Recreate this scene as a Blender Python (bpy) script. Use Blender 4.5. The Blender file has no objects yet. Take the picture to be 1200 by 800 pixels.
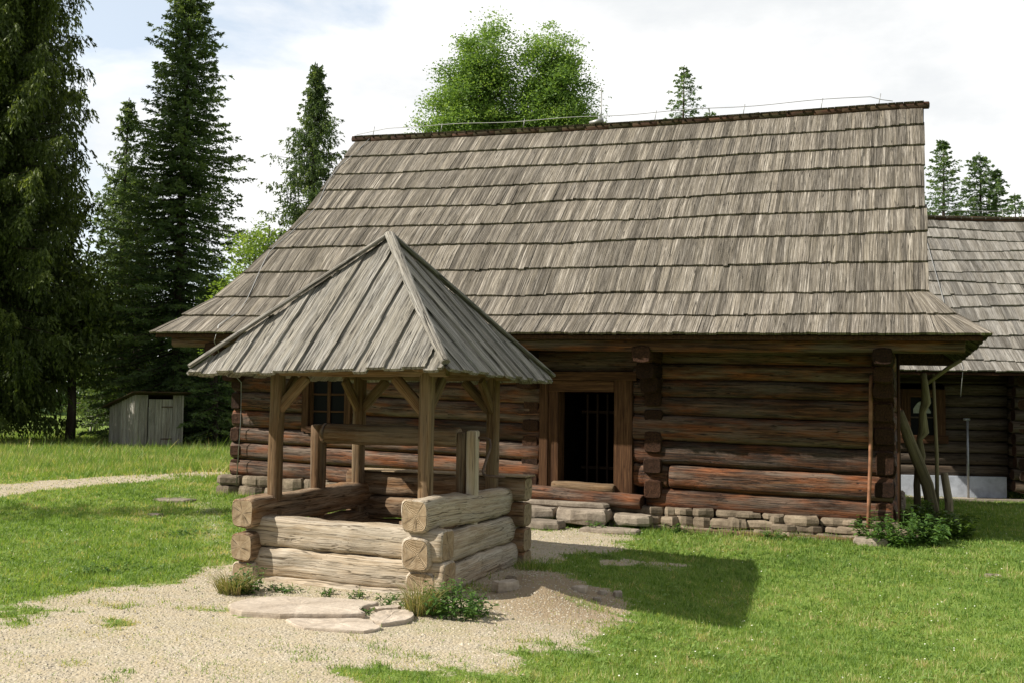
import bpy, math, random
import numpy as np
from mathutils import Matrix, Vector
SC = bpy.context.scene
COL = SC.collection
# ---------------------------------------------------------------- camera
PITCH, ROLL, CAMH = .0603, .0140, 1.65
cd = bpy.data.cameras.new('camera'); cam = bpy.data.objects.new('camera', cd); COL.objects.link(cam)
cd.sensor_width = 36; cd.lens = 35.01; cd.clip_start = .05; cd.clip_end = 3000
cam.matrix_world = Matrix.Translation((0, 0, CAMH)) @ (Matrix.Rotation(math.pi/2+PITCH, 4, 'X') @ Matrix.Rotation(ROLL, 4, 'Z'))
SC.camera = cam
# ---------------------------------------------------------------- sun and sky
SUN_DIR = Vector((-1.06, -.19, .95)).normalized()       # towards the sun
SUN_EL = math.asin(SUN_DIR.z)
sl = bpy.data.lights.new('sun', 'SUN'); so = bpy.data.objects.new('sun', sl); COL.objects.link(so)
sl.energy = 5.0; sl.angle = math.radians(.53); sl.color = (1, .94, .84)
so.rotation_euler = SUN_DIR.to_track_quat('Z', 'Y').to_euler()
w = bpy.data.worlds.new('World'); SC.world = w; w.use_nodes = True
nt = w.node_tree; nt.nodes.clear()
def N(t, typ, **kw):
    n = t.nodes.new(typ)
    for k, v in kw.items():
        if k.startswith('i_'):
            n.inputs[int(k[2:]) if k[2:].isdigit() else k[2:].replace('_', ' ')].default_value = v
        else: setattr(n, k, v)
    return n
def ramp(t, stops, fac=None, interp='LINEAR'):
    n = t.nodes.new('ShaderNodeValToRGB'); r = n.color_ramp; r.interpolation = interp
    while len(r.elements) < len(stops): r.elements.new(.5)
    for e, (p, c) in zip(r.elements, stops):
        e.position = p; e.color = (c, c, c, 1) if isinstance(c, (int, float)) else (*c, 1)
    if fac is not None: t.links.new(fac, n.inputs[0])
    return n
sky = N(nt, 'ShaderNodeTexSky', sky_type='NISHITA', sun_disc=False)
sky.sun_elevation = SUN_EL; sky.sun_rotation = math.atan2(SUN_DIR.x, SUN_DIR.y); sky.dust_density = 1.5
tc = N(nt, 'ShaderNodeTexCoord')
mp = N(nt, 'ShaderNodeMapping'); mp.inputs['Scale'].default_value = (1, 1, 2.2); mp.inputs['Location'].default_value = (.31, .2, .05)
nz = N(nt, 'ShaderNodeTexNoise', i_Scale=2.6, i_Detail=9, i_Roughness=.56, i_Distortion=.25)
dist = N(nt, 'ShaderNodeVectorMath', operation='DISTANCE'); dist.inputs[1].default_value = Vector((-.405, 1, .30)).normalized()
L = nt.links.new
L(tc.outputs['Generated'], mp.inputs[0]); L(mp.outputs[0], nz.inputs['Vector']); L(tc.outputs['Generated'], dist.inputs[0])
bias = ramp(nt, [(0, -.0), (.10, .02), (.30, .26), (1.0, .14), ], dist.outputs['Value'])
add = N(nt, 'ShaderNodeMath', operation='ADD'); L(nz.outputs[0], add.inputs[0]); L(bias.outputs[0], add.inputs[1])
cl = ramp(nt, [(.47, 0), (.58, .8), (.68, 1)], add.outputs[0])
nz2 = N(nt, 'ShaderNodeTexNoise', i_Scale=4.2, i_Detail=7, i_Roughness=.55); L(mp.outputs[0], nz2.inputs['Vector'])
shade = ramp(nt, [(.30, (7.9, 8.2, 8.5)), (.42, (9.0, 9.2, 9.3)), (.52, (10.3, 10.3, 10.3)), (.66, (12.2, 12.1, 12.0))], nz2.outputs[0])
skb = N(nt, 'ShaderNodeMix', data_type='RGBA', blend_type='ADD'); skb.inputs['Factor'].default_value = 1
skm = N(nt, 'ShaderNodeMix', data_type='RGBA', blend_type='MULTIPLY'); skm.inputs['Factor'].default_value = 1
skm.inputs['B'].default_value = (1.0, 1.0, 1.0, 1); L(sky.outputs[0], skm.inputs['A'])
L(skm.outputs['Result'], skb.inputs['A']); skb.inputs['B'].default_value = (5.0, 5.2, 5.1, 1)   # thin high veil of cloud
mix = N(nt, 'ShaderNodeMix', data_type='RGBA')
L(cl.outputs[0], mix.inputs['Factor']); L(skb.outputs['Result'], mix.inputs['A']); L(shade.outputs[0], mix.inputs['B'])
bg = N(nt, 'ShaderNodeBackground'); bg.inputs[1].default_value = .074
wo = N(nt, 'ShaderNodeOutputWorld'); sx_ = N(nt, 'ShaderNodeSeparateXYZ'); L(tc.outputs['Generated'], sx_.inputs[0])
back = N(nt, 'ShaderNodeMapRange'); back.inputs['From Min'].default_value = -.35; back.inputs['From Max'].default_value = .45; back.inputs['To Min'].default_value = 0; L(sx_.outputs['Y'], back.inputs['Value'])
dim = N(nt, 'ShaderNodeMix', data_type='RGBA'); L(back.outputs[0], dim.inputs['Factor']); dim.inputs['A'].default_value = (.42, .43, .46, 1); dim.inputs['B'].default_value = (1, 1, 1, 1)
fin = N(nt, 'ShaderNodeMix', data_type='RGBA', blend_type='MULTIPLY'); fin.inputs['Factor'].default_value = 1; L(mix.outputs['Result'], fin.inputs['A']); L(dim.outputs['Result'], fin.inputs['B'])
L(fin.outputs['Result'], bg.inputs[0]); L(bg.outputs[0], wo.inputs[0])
SC.view_settings.view_transform = 'Standard'; SC.view_settings.look = 'None'; SC.view_settings.gamma = 1
SC.view_settings.use_curve_mapping = False; SC.view_settings.exposure = 0.48
SC.cycles.max_bounces = 5; SC.cycles.transparent_max_bounces = 4; SC.cycles.diffuse_bounces = 3
RG = np.random.default_rng(7)
# ---------------------------------------------------------------- mesh builder
class MB:
    """collects pieces; build() links them as ONE mesh object"""
    def __init__(s): s.v = []; s.f = []; s.gc = []; s.rn = []; s.mi = []; s.sm = []; s.n = 0
    def add(s, v, f, gc=None, rnd=None, mi=0, smooth=False):
        v = np.asarray(v, float).reshape(-1, 3)
        s.v.append(v)
        for q in f:
            s.f.append([i+s.n for i in q]); s.mi.append(mi); s.sm.append(smooth)
        s.gc.append(v if gc is None else np.asarray(gc, float)); s.rn.append(np.full(len(v), RG.random() if rnd is None else rnd))
        s.n += len(v); return s
    def box(s, x0, x1, y0, y1, z0, z1, axis=0, rnd=None, mi=0, M=None, jit=0):
        v = np.array([[x, y, z] for x in (x0, x1) for y in (y0, y1) for z in (z0, z1)], float)
        gc = v.copy()
        if axis == 1: gc = v[:, [1, 0, 2]]
        if axis == 2: gc = v[:, [2, 0, 1]]
        if jit: v = v + RG.normal(0, jit, v.shape)
        if M is not None: v = v @ np.array(M.to_3x3()).T + np.array(M.translation)
        return s.add(v, [(0, 1, 3, 2), (4, 6, 7, 5), (0, 4, 5, 1), (2, 3, 7, 6), (0, 2, 6, 4), (1, 5, 7, 3)], gc, rnd, mi)
    def log(s, p0, p1, ry, rz, n=14, seg=10, sq=2.6, wob=.04, taper=.04, rnd=None, mi=0, mend=None, up=(0, 0, 1), chamfer=.012, bend=0.0):
        """hewn log from p0 to p1; superellipse section with half-axes ry (sideways) and rz (up)"""
        p0 = np.array(p0, float); p1 = np.array(p1, float); d = p1-p0; Ln = np.linalg.norm(d); d /= Ln
        up = np.array(up, float); side = np.cross(up, d); side /= np.linalg.norm(side); upv = np.cross(d, side)
        th = np.linspace(0, 2*np.pi, n, endpoint=False)+.5*2*np.pi/n
        cs, sn = np.cos(th), np.sin(th)
        rad = (np.abs(cs)**sq+np.abs(sn)**sq)**(-1/sq)
        us = [0, chamfer/Ln]+list(np.linspace(chamfer/Ln, 1-chamfer/Ln, seg+1)[1:])+[1]
        ph = RG.random(6)*6.28; k1 = RG.uniform(1, 2.5); k2 = RG.uniform(3, 5)
        V = []; G = []
        for i, u in enumerate(us):
            e = 1.0 if 0 < i < len(us)-1 else (1-chamfer/max(ry, .02))
            t = 1+taper*(u-.5)*2*(1 if ph[0] > 3 else -1)
            wv = 1+wob*(np.sin(k1*u*6.28+ph[1]+th)+.6*np.sin(k2*u*6.28+ph[2]+2*th)+.4*np.sin(9*u*6.28+ph[3]+3*th))
            r = rad*t*e*wv
            c = p0+d*Ln*u + side*bend*np.sin(u*3.1416)*ry + upv*wob*.35*rz*np.sin(k1*u*6.28+ph[4])
            V.append(c+np.outer(r*cs*ry, side)+np.outer(r*sn*rz, upv))
            G.append(np.stack([np.full(n, u*Ln), r*cs*ry, r*sn*rz], 1))
        m = len(us); F = []
        for i in range(m-1):
            for j in range(n):
                k = (j+1) % n; F.append((i*n+j, i*n+k, (i+1)*n+k, (i+1)*n+j))
        rr = RG.random() if rnd is None else rnd
        s.add(np.concatenate(V), F, np.concatenate(G), rr, mi, True)
        for V0, c, flip in ((V[0], p0, 1), (V[-1], p1, 0)):
            cv = V0.mean(0)
            inner = cv+(V0-cv)*.5+d*(.004 if flip else -.004)*1
            vv = np.concatenate([V0, inner, [cv]])
            gg = np.concatenate([np.stack([np.zeros(n), cs*.12, sn*.12], 1), np.stack([np.zeros(n), cs*.06, sn*.06], 1), [[0, 0, 0]]])
            ff = []
            for j in range(n):
                k = (j+1) % n
                a = (j, n+j, n+k, k); b = (n+j, 2*n, n+k)
                if not flip: a = a[::-1]; b = b[::-1]
                ff += [a, b]
            s.add(vv, ff, gg, rr, mi if mend is None else mend, False)
        return s
    def tube(s, pts, r, n=8, rnd=None, mi=0):
        pts = [np.array(p, float) for p in pts]; V = []; m = len(pts); F = []
        rs = r if hasattr(r, '__len__') else [r]*m
        for i, p in enumerate(pts):
            d = pts[min(i+1, m-1)]-pts[max(i-1, 0)]; d /= np.linalg.norm(d)+1e-9
            a = np.array([0, 0, 1.]) if abs(d[2]) < .9 else np.array([1., 0, 0])
            x = np.cross(d, a); x /= np.linalg.norm(x); y = np.cross(d, x)
            t = np.linspace(0, 2*np.pi, n, endpoint=False)
            V.append(p+rs[i]*(np.outer(np.cos(t), x)+np.outer(np.sin(t), y)))
        for i in range(m-1):
            for j in range(n):
                k = (j+1) % n; F.append((i*n+j, (i+1)*n+j, (i+1)*n+k, i*n+k))
        F.append(tuple(range(n))); F.append(tuple(range((m-1)*n, m*n))[::-1])
        V = np.concatenate(V)
        u = np.repeat(np.arange(m)*.3, n); t = np.tile(np.arange(n)/n, m)
        return s.add(V, F, np.stack([u, np.cos(t*6.28)*.05, np.sin(t*6.28)*.05], 1), rnd, mi, True)
    def build(s, name, mats, parent=None):
        me = bpy.data.meshes.new(name); me.from_pydata(np.concatenate(s.v).tolist(), [], s.f)
        for m in (mats if isinstance(mats, (list, tuple)) else [mats]): me.materials.append(m)
        me.polygons.foreach_set('material_index', s.mi); me.polygons.foreach_set('use_smooth', s.sm)
        a = me.attributes.new('gc', 'FLOAT_VECTOR', 'POINT'); a.data.foreach_set('vector', np.concatenate(s.gc).astype(np.float32).ravel())
        a = me.attributes.new('rnd', 'FLOAT', 'POINT'); a.data.foreach_set('value', np.concatenate(s.rn).astype(np.float32))
        o = bpy.data.objects.new(name, me); COL.objects.link(o); o.parent = parent; me.update(); return o
def raw_mesh(name, V, tri, mats, parent=None, rnd=None, smooth=False, extra=None):
    """fast path for very many small faces: V (n,3), tri (m,k)"""
    me = bpy.data.meshes.new(name); k = tri.shape[1]
    me.vertices.add(len(V)); me.vertices.foreach_set('co', V.astype(np.float32).ravel())
    me.loops.add(tri.size); me.loops.foreach_set('vertex_index', tri.astype(np.int32).ravel())
    me.polygons.add(len(tri)); me.polygons.foreach_set('loop_start', np.arange(0, tri.size, k, dtype=np.int32))
    me.polygons.foreach_set('use_smooth', np.full(len(tri), smooth))
    for m in (mats if isinstance(mats, (list, tuple)) else [mats]): me.materials.append(m)
    me.update(calc_edges=True)
    if rnd is not None:
        a = me.attributes.new('rnd', 'FLOAT', 'POINT'); a.data.foreach_set('value', rnd.astype(np.float32))
    for kx, vx in (extra or {}).items():
        a = me.attributes.new(kx, 'FLOAT', 'POINT'); a.data.foreach_set('value', vx.astype(np.float32))
    o = bpy.data.objects.new(name, me); COL.objects.link(o); o.parent = parent; return o
def tag(o, label=None, cat=None, group=None, kind=None):
    for k, v in (('label', label), ('category', cat), ('group', group), ('kind', kind)):
        if v: o[k] = v
    return o
def empty(name, loc, rz=0):
    o = bpy.data.objects.new(name, None); COL.objects.link(o); o.location = loc; o.rotation_euler = (0, 0, rz); o.empty_display_size = .2; return o
def copy_tree(o, parent=None):
    c = o.copy(); COL.objects.link(c); c.parent = parent
    for ch in [x for x in bpy.data.objects if x.parent == o]: copy_tree(ch, c)
    return c
# ---------------------------------------------------------------- materials
def new_mat(name):
    m = bpy.data.materials.new(name); m.use_nodes = True; t = m.node_tree; b = t.nodes['Principled BSDF']
    b.inputs['Specular IOR Level'].default_value = .25; return m, t, b
def mixc(t, fac, a, b, blend='MIX'):
    n = t.nodes.new('ShaderNodeMix'); n.data_type = 'RGBA'; n.blend_type = blend
    for s, v in (('Factor', fac), ('A', a), ('B', b)):
        if hasattr(v, 'is_linked') or hasattr(v, 'links'): t.links.new(v, n.inputs[s])
        else: n.inputs[s].default_value = v if s == 'Factor' else (*v, 1)
    return n.outputs['Result']
def math_(t, op, a, b=None, c=None):
    n = t.nodes.new('ShaderNodeMath'); n.operation = op
    for i, v in enumerate((a, b, c)):
        if v is None: continue
        if hasattr(v, 'links'): t.links.new(v, n.inputs[i])
        else: n.inputs[i].default_value = v
    return n.outputs[0]
def wood(name, dark, mid, light, patina=None, pat_amt=.5, var=.35, gx=1.6, gy=34, crack=.55, rough=.85, bump=.35, knots=True, warm=None, warm_amt=.4, spec=.2):
    """gc.x runs along the grain; rnd shifts each piece of timber"""
    m, t, b = new_mat(name)
    at = N(t, 'ShaderNodeAttribute', attribute_name='gc'); rn = N(t, 'ShaderNodeAttribute', attribute_name='rnd')
    rr = math_(t, 'MULTIPLY', rn.outputs['Fac'], 57.0)
    off = N(t, 'ShaderNodeCombineXYZ'); 
    for i in range(3): t.links.new(rr, off.inputs[i])
    va = N(t, 'ShaderNodeVectorMath', operation='ADD'); t.links.new(at.outputs['Vector'], va.inputs[0]); t.links.new(off.outputs[0], va.inputs[1])
    def mapped(sx, sy):
        q = N(t, 'ShaderNodeMapping'); q.inputs['Scale'].default_value = (sx, sy, sy); t.links.new(va.outputs[0], q.inputs[0]); return q.outputs[0]
    g1 = N(t, 'ShaderNodeTexNoise', i_Scale=1.0, i_Detail=5, i_Roughness=.6, i_Distortion=.12); t.links.new(mapped(gx, gy), g1.inputs['Vector'])
    g2 = N(t, 'ShaderNodeTexNoise', i_Scale=1.0, i_Detail=3, i_Roughness=.6); t.links.new(mapped(gx*3, gy*3.6), g2.inputs['Vector'])
    bl = N(t, 'ShaderNodeTexNoise', i_Scale=1.0, i_Detail=3, i_Roughness=.55); t.links.new(mapped(1.7, 6), bl.inputs['Vector'])
    mixg = math_(t, 'ADD', math_(t, 'MULTIPLY', g1.outputs[0], .62), math_(t, 'MULTIPLY', g2.outputs[0], .38))
    col = ramp(t, [(.32, dark), (.5, mid), (.66, light)], mixg).outputs[0]
    if warm: col = mixc(t, math_(t, 'MULTIPLY', ramp(t, [(.46, 0), (.62, 1)], bl.outputs[0]).outputs[0], warm_amt), col, warm)
    if patina:
        bl2 = N(t, 'ShaderNodeTexNoise', i_Scale=1.0, i_Detail=4, i_Roughness=.65); t.links.new(mapped(1.1, 9), bl2.inputs['Vector'])
        col = mixc(t, math_(t, 'MULTIPLY', ramp(t, [(.42, 0), (.6, 1)], bl2.outputs[0]).outputs[0], pat_amt), col, patina)
    v = ramp(t, [(0, 1-var), (1, 1+var)], N(t, 'ShaderNodeTexWhiteNoise', noise_dimensions='1D').outputs[0])
    wn = [x for x in t.nodes if x.bl_idname == 'ShaderNodeTexWhiteNoise'][-1]; t.links.new(rr, wn.inputs['W'])
    col = mixc(t, 1.0, col, v.outputs[0], 'MULTIPLY')
    # long drying cracks
    ck = N(t, 'ShaderNodeTexNoise', i_Scale=1.0, i_Detail=2, i_Roughness=.5, i_Distortion=.06); t.links.new(mapped(.45, 20), ck.inputs['Vector'])
    cr = ramp(t, [(.486, 1), (.497, 0), (.503, 0), (.514, 1)], ck.outputs[0])
    cm = math_(t, 'MULTIPLY', math_(t, 'SUBTRACT', 1.0, cr.outputs[0]), crack)
    col = mixc(t, cm, col, tuple(x*.25 for x in dark))
    ck2 = N(t, 'ShaderNodeTexNoise', i_Scale=1.0, i_Detail=2, i_Roughness=.5); t.links.new(mapped(1.3, 60), ck2.inputs['Vector'])
    cr2 = ramp(t, [(.472, 1), (.494, 0), (.506, 0), (.528, 1)], ck2.outputs[0])
    cm2 = math_(t, 'MULTIPLY', math_(t, 'SUBTRACT', 1.0, cr2.outputs[0]), crack*.55)
    col = mixc(t, cm2, col, tuple(x*.4 for x in dark)); cm = math_(t, 'MAXIMUM', cm, cm2)
    if knots:
        vo = N(t, 'ShaderNodeTexVoronoi', i_Scale=1.0); t.links.new(mapped(2.6, 7), vo.inputs['Vector'])
        kn = ramp(t, [(.05, 1), (.10, 0)], vo.outputs['Distance'])
        col = mixc(t, math_(t, 'MULTIPLY', kn.outputs[0], .65), col, tuple(x*.6 for x in dark))
    t.links.new(col, b.inputs['Base Color']); b.inputs['Roughness'].default_value = rough; b.inputs['Specular IOR Level'].default_value = spec
    hgt = math_(t, 'SUBTRACT', mixg, math_(t, 'MULTIPLY', cm, .9))
    bp = N(t, 'ShaderNodeBump', i_Strength=bump, i_Distance=.035); t.links.new(hgt, bp.inputs['Height']); t.links.new(bp.outputs[0], b.inputs['Normal'])
    return m
M_wellwood = wood('well_timber', (.24, .175, .105), (.50, .405, .29), (.66, .58, .46), patina=(.53, .49, .42), pat_amt=.5, bump=.4, var=.10, warm=(.36, .24, .13), warm_amt=.35, crack=.8, gx=.9, gy=30)
M_wellrearshade = wood('well_rear_and_shaded_timber', (.05, .027, .014), (.16, .092, .048), (.32, .21, .12), patina=(.44, .38, .29), pat_amt=.35, var=.15, warm=(.30, .15, .06), warm_amt=.4, crack=.8, gy=26)  # brown of the rear logs; also serves as painted shade on left logs
M_wellend = wood('well_end_grain', (.17, .12, .075), (.34, .26, .17), (.46, .37, .26), var=.1, gx=2, gy=60, crack=.8)
def end_grain(name, dark, light):
    m, t, b = new_mat(name); at = N(t, 'ShaderNodeAttribute', attribute_name='gc'); rn = N(t, 'ShaderNodeAttribute', attribute_name='rnd')
    sp = N(t, 'ShaderNodeSeparateXYZ'); t.links.new(at.outputs['Vector'], sp.inputs[0])
    y = math_(t, 'ADD', sp.outputs['Y'], math_(t, 'MULTIPLY', math_(t, 'SUBTRACT', rn.outputs['Fac'], .5), .05)); z = sp.outputs['Z']
    r = math_(t, 'SQRT', math_(t, 'ADD', math_(t, 'MULTIPLY', y, y), math_(t, 'MULTIPLY', z, z)))
    n = N(t, 'ShaderNodeTexNoise', i_Scale=22, i_Detail=4, i_Roughness=.6); t.links.new(at.outputs['Vector'], n.inputs['Vector'])
    ring = math_(t, 'SINE', math_(t, 'ADD', math_(t, 'MULTIPLY', r, 520.0), math_(t, 'MULTIPLY', n.outputs[0], 5.0)))
    an = math_(t, 'ARCTAN2', y, z); w1 = N(t, 'ShaderNodeTexNoise', noise_dimensions='1D', i_Scale=1.1, i_Detail=3, i_Roughness=.6)
    t.links.new(math_(t, 'ADD', math_(t, 'ADD', an, math_(t, 'MULTIPLY', rn.outputs['Fac'], 40.0)), math_(t, 'MULTIPLY', n.outputs[0], .12)), w1.inputs['W'])
    ck = ramp(t, [(.484, 0), (.496, 1), (.504, 1), (.516, 0)], w1.outputs[0]).outputs[0]
    ck = math_(t, 'MULTIPLY', ck, ramp(t, [(.0, .4), (.05, 1), (.10, .5), (.125, .1)], r).outputs[0])
    c = mixc(t, ramp(t, [(.25, 0), (.75, 1)], n.outputs[0]).outputs[0], dark, light)
    c = mixc(t, math_(t, 'MULTIPLY', ramp(t, [(.0, 0), (1, 1)], ring).outputs[0], .28), c, tuple(x*.55 for x in dark))
    c = mixc(t, math_(t, 'MULTIPLY', ck, .9), c, tuple(x*.15 for x in dark))
    t.links.new(c, b.inputs['Base Color']); b.inputs['Roughness'].default_value = .9
    bp = N(t, 'ShaderNodeBump', i_Strength=.5, i_Distance=.02); t.links.new(math_(t, 'SUBTRACT', math_(t, 'MULTIPLY', ring, .15), ck), bp.inputs['Height']); t.links.new(bp.outputs[0], b.inputs['Normal'])
    return m
M_wellend = end_grain('well_end_rings', (.26, .18, .10), (.46, .36, .24))
M_post = wood('post_timber', (.07, .038, .018), (.165, .098, .048), (.27, .18, .10), patina=(.27, .22, .155), pat_amt=.4, var=.1, crack=.6)
M_winch = wood('windlass_timber', (.05, .028, .014), (.13, .072, .036), (.23, .145, .08), var=.2, patina=(.30, .27, .21), pat_amt=.35)
M_board = wood('roof_board_timber', (.09, .080, .066), (.28, .262, .23), (.50, .48, .44), patina=(.33, .295, .23), pat_amt=.45, var=.18, crack=.95, gx=1.0, gy=38, bump=.8)
M_shing = wood('shingle_timber', (.057, .048, .037), (.192, .168, .137), (.47, .43, .37), patina=(.132, .112, .077), pat_amt=.4, var=.45, gx=1.6, gy=55, crack=.8, knots=False, bump=.5)
M_shing2 = wood('annex_shingle_timber', (.09, .08, .066), (.19, .172, .145), (.32, .30, .265), patina=(.42, .40, .37), pat_amt=.45, var=.38, gx=2.2, gy=50, crack=.6, knots=False, bump=.5)
M_housew = wood('house_log_timber', (.010, .005, .003), (.066, .028, .013), (.21, .100, .048), patina=(.17, .135, .105), pat_amt=.6, var=.45, warm=(.26, .080, .022), warm_amt=.6, gx=1.0, gy=30, crack=.9, rough=.7, spec=.3, bump=.6)
M_houseend = wood('house_end_grain', (.012, .006, .004), (.045, .020, .010), (.09, .045, .024), var=.5, gx=2, gy=50, crack=.9)
M_door = wood('door_frame_timber', (.025, .011, .006), (.085, .040, .018), (.17, .088, .042), var=.15, crack=.4)
M_annexw = wood('annex_log_timber', (.022, .016, .011), (.075, .052, .034), (.14, .105, .075), patina=(.19, .16, .125), pat_amt=.4, var=.3, crack=.8)
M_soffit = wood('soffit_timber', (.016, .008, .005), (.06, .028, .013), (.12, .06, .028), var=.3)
M_pole = wood('pole_timber', (.08, .065, .04), (.20, .165, .10), (.30, .26, .17), var=.2, gy=20)
M_shed = wood('shed_board_timber', (.16, .15, .13), (.34, .325, .295), (.48, .46, .42), var=.32, gy=26, patina=(.22, .18, .13), pat_amt=.4)
M_bark = wood('bark', (.03, .022, .016), (.085, .066, .05), (.15, .125, .10), var=.15, gx=6, gy=20, bump=1.0)
M_ridge = wood('ridge_cap_timber', (.02, .014, .012), (.065, .034, .022), (.13, .06, .035), patina=(.045, .055, .02), pat_amt=.6, var=.25)
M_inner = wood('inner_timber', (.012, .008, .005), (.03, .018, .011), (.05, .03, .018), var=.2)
def plain(name, c, rough=.6, metal=0, noise=.15, sc=8, bump=.0):
    m, t, b = new_mat(name)
    tcx = N(t, 'ShaderNodeTexCoord'); n = N(t, 'ShaderNodeTexNoise', i_Scale=sc, i_Detail=6, i_Roughness=.65); t.links.new(tcx.outputs['Object'], n.inputs['Vector'])
    r = ramp(t, [(.3, tuple(x*(1-noise*1.6) for x in c)), (.7, tuple(min(1, x*(1+noise*1.2)) for x in c))], n.outputs[0])
    t.links.new(r.outputs[0], b.inputs['Base Color']); b.inputs['Roughness'].default_value = rough; b.inputs['Metallic'].default_value = metal
    if bump:
        bp = N(t, 'ShaderNodeBump', i_Strength=bump, i_Distance=.03); t.links.new(n.outputs[0], bp.inputs['Height']); t.links.new(bp.outputs[0], b.inputs['Normal'])
    return m
M_iron = plain('rusty_iron', (.12, .085, .065), .55, .6, .3, 20)
M_galv = plain('galvanised_metal', (.42, .43, .44), .45, .7, .12, 20)
M_wire = plain('conductor_wire', (.35, .35, .34), .5, .6, .1)
M_plaster = plain('white_plaster', (.50, .54, .60), .9, 0, .22, 3, .3)
M_pipe = plain('brown_pipe', (.26, .125, .07), .6, 0, .3, 10)
M_void = plain('dark_interior', (.012, .010, .008), .9, 0, .2)
M_curtain = plain('curtain', (.45, .47, .40), .9, 0, .3, 6)
M_petal = plain('petal', (.75, .75, .62), .8, 0, .1)
def stone_mat(name, c1, c2, sc=5):
    m, t, b = new_mat(name)
    tcx = N(t, 'ShaderNodeTexCoord'); rn = N(t, 'ShaderNodeAttribute', attribute_name='rnd')
    n = N(t, 'ShaderNodeTexNoise', i_Scale=sc, i_Detail=8, i_Roughness=.68); t.links.new(tcx.outputs['Object'], n.inputs['Vector'])
    n2 = N(t, 'ShaderNodeTexNoise', i_Scale=sc*7, i_Detail=5, i_Roughness=.7); t.links.new(tcx.outputs['Object'], n2.inputs['Vector'])
    c = ramp(t, [(.3, c1), (.68, c2)], n.outputs[0]).outputs[0]
    c = mixc(t, 1., c, ramp(t, [(.3, .78), (.7, 1.15)], n2.outputs[0]).outputs[0], 'MULTIPLY')
    c = mixc(t, 1., c, ramp(t, [(0, .75), (1, 1.15)], rn.outputs['Fac']).outputs[0], 'MULTIPLY')
    t.links.new(c, b.inputs['Base Color']); b.inputs['Roughness'].default_value = .9
    h = math_(t, 'ADD', n.outputs[0], math_(t, 'MULTIPLY', n2.outputs[0], .3))
    bp = N(t, 'ShaderNodeBump', i_Strength=.5, i_Distance=.03); t.links.new(h, bp.inputs['Height']); t.links.new(bp.outputs[0], b.inputs['Normal'])
    return m
M_stone = stone_mat('foundation_stone', (.11, .082, .055), (.31, .25, .18))
M_slab = stone_mat('slab_stone', (.34, .28, .215), (.50, .43, .35), 3)
M_step = stone_mat('step_stone_rock', (.16, .13, .10), (.36, .305, .24), 5)
M_pebble = stone_mat('gravel_stone', (.40, .35, .265), (.58, .52, .415), 9)
def leaf_mat(name, stops, sub=.35, rough=.55):
    m, t, b = new_mat(name); rn = N(t, 'ShaderNodeAttribute', attribute_name='rnd')
    c = ramp(t, stops, rn.outputs['Fac']).outputs[0]; t.links.new(c, b.inputs['Base Color']); b.inputs['Roughness'].default_value = rough
    b.inputs['Specular IOR Level'].default_value = .3
    tr = N(t, 'ShaderNodeBsdfTranslucent'); t.links.new(mixc(t, 1., c, (1.5, 1.45, .7), 'MULTIPLY'), tr.inputs[0])
    mx = N(t, 'ShaderNodeMixShader'); mx.inputs[0].default_value = sub
    t.links.new(b.outputs[0], mx.inputs[1]); t.links.new(tr.outputs[0], mx.inputs[2]); t.links.new(mx.outputs[0], t.nodes['Material Output'].inputs[0]); return m
M_grass = leaf_mat('grass_blade', [(0, (.095, .175, .034)), (.45, (.175, .28, .058)), (.8, (.27, .35, .095)), (.94, (.42, .40, .17)), (1, (.52, .45, .26))], .4)
M_grassdry = leaf_mat('tall_grass_blade', [(0, (.10, .15, .035)), (.4, (.20, .22, .07)), (.75, (.34, .29, .13)), (1, (.42, .34, .19))], .3)
M_needle = leaf_mat('spruce_needles', [(0, (.050, .085, .034)), (.6, (.10, .155, .055)), (1, (.19, .25, .09))], .4)
M_needle2 = leaf_mat('drooping_spruce_needles', [(0, (.040, .060, .014)), (.6, (.085, .120, .026)), (1, (.18, .225, .05))], .35)
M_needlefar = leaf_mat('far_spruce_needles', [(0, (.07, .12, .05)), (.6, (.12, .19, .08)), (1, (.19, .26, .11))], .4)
M_ash = leaf_mat('ash_leaves', [(0, (.10, .18, .045)), (.6, (.18, .29, .072)), (1, (.30, .41, .13))], .45)
M_lime = leaf_mat('lime_green_leaves', [(0, (.10, .17, .03)), (.6, (.18, .27, .05)), (1, (.26, .35, .08))], .45)
M_shrub = leaf_mat('shrub_leaves', [(0, (.045, .085, .016)), (.6, (.09, .155, .03)), (1, (.16, .24, .05))], .35)
M_nettle = leaf_mat('nettle_leaves', [(0, (.045, .10, .02)), (.6, (.08, .16, .035)), (1, (.13, .22, .05))], .35)
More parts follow.
